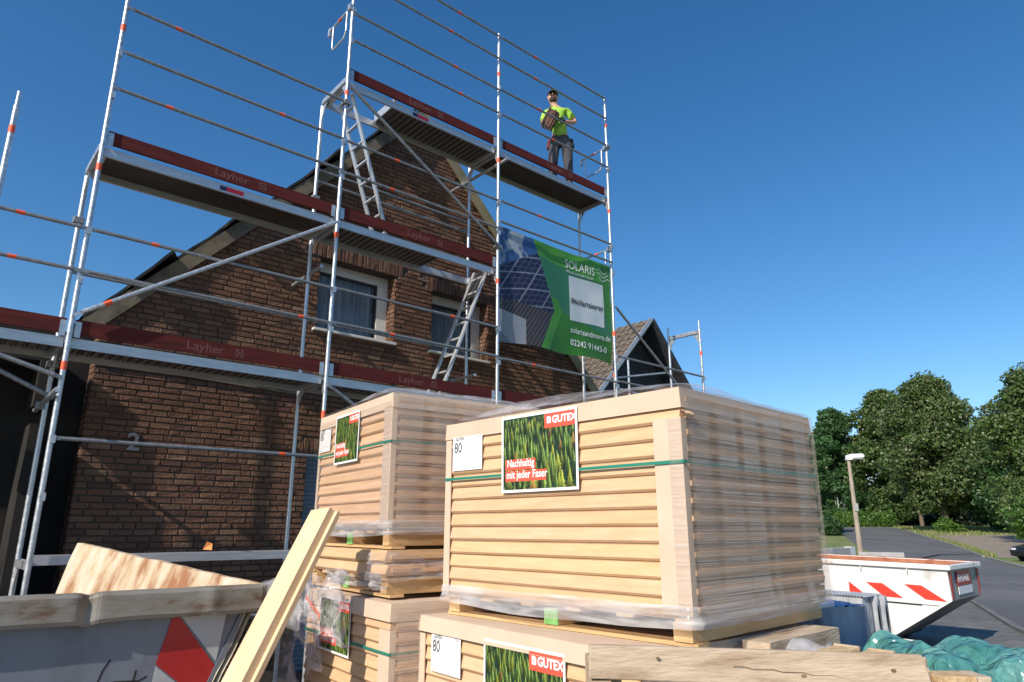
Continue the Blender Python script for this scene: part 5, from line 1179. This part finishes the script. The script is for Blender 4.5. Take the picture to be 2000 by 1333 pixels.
bush('bush', 'small yellow-green bush at the foot of the tallest tree', [(0, 0, .8, 1.3, .7, 1.0, 1), (1.5, 0, .5, .9, .7, .6, .5)], 3000, G3, 24, .12, loc=(55.6, 91.0, gz(91)))
bush('clipped_hedge', 'low clipped yellow-green hedge behind the mesh fence', [(k * .6, 0, 1.0, .55, .4, .45, 1) for k in range(8)], 5000, [(.22, .34, .02), (.16, .28, .02)], 25, .10, 'hedge', (37.3, 49.5, gz(50)))
# undergrowth wall of the wood, one mass
ub = []
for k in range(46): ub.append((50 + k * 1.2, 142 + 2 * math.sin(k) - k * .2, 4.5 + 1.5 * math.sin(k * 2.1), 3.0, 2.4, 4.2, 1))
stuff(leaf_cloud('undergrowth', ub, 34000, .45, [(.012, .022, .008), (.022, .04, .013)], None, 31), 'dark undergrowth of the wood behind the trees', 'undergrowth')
mf = thing('mesh_fence', 'green wire mesh fence panel beside the gravel lot', 'fence', (35.8, 47.5, gz(48)))
for k in range(3): MB().bar((k * 1.6, 0, 0), (k * 1.6, 0, 1.35), .06, .06).build('post', noisy('green_post', (.03, .09, .06), (.05, .12, .08), 5, .5) if k == 0 else bpy.data.materials['green_post'], mf)
nw = MB()
for k in range(33): nw.bar((k * .1, 0, .05), (k * .1, 0, 1.3), .006, .006)
for k in range(13): nw.bar((0, .006, .05 + k * .1), (3.2, .006, .05 + k * .1), .006, .006)
nw.build('wire_mesh', bpy.data.materials['green_post'], mf)
# grass tufts along the verge
rg_ = np.random.default_rng(5); n = 16000; ys = rg_.uniform(46, 116, n); xs = np.array([roadR(y) for y in ys]) + np.where(ys > 84, rg_.uniform(.3, 22, n), np.where(rg_.random(n) < .35, rg_.uniform(.25, .8, n), rg_.uniform(12.5, 30, n)))
hh = rg_.uniform(.12, .38, n); aa = rg_.uniform(0, 6.28, n); zs = np.array([gz(y) for y in ys]); dx = np.cos(aa) * .07; dy = np.sin(aa) * .07
V = np.stack([np.stack([xs - dx, ys - dy, zs], 1), np.stack([xs + dx, ys + dy, zs], 1), np.stack([xs + rg_.normal(0, .07, n), ys, zs + hh], 1)], 1).reshape(-1, 3)
me = bpy.data.meshes.new('grass'); me.from_pydata(V.tolist(), [], [(3 * i, 3 * i + 1, 3 * i + 2) for i in range(n)])
at = me.color_attributes.new('tint', 'FLOAT_COLOR', 'CORNER'); C = np.array([(.16, .22, .05), (.28, .27, .10), (.12, .20, .04), (.34, .31, .16)])[rg_.integers(0, 4, n)]
at.data.foreach_set('color', np.repeat(np.concatenate([C, np.ones((n, 1))], 1), 3, axis=0).astype(np.float32).ravel()); me.materials.append(M['leaf'])
go = bpy.data.objects.new('grass', me); COL.objects.link(go); stuff(go, 'grass and dry weeds growing along the far road edge', 'grass')
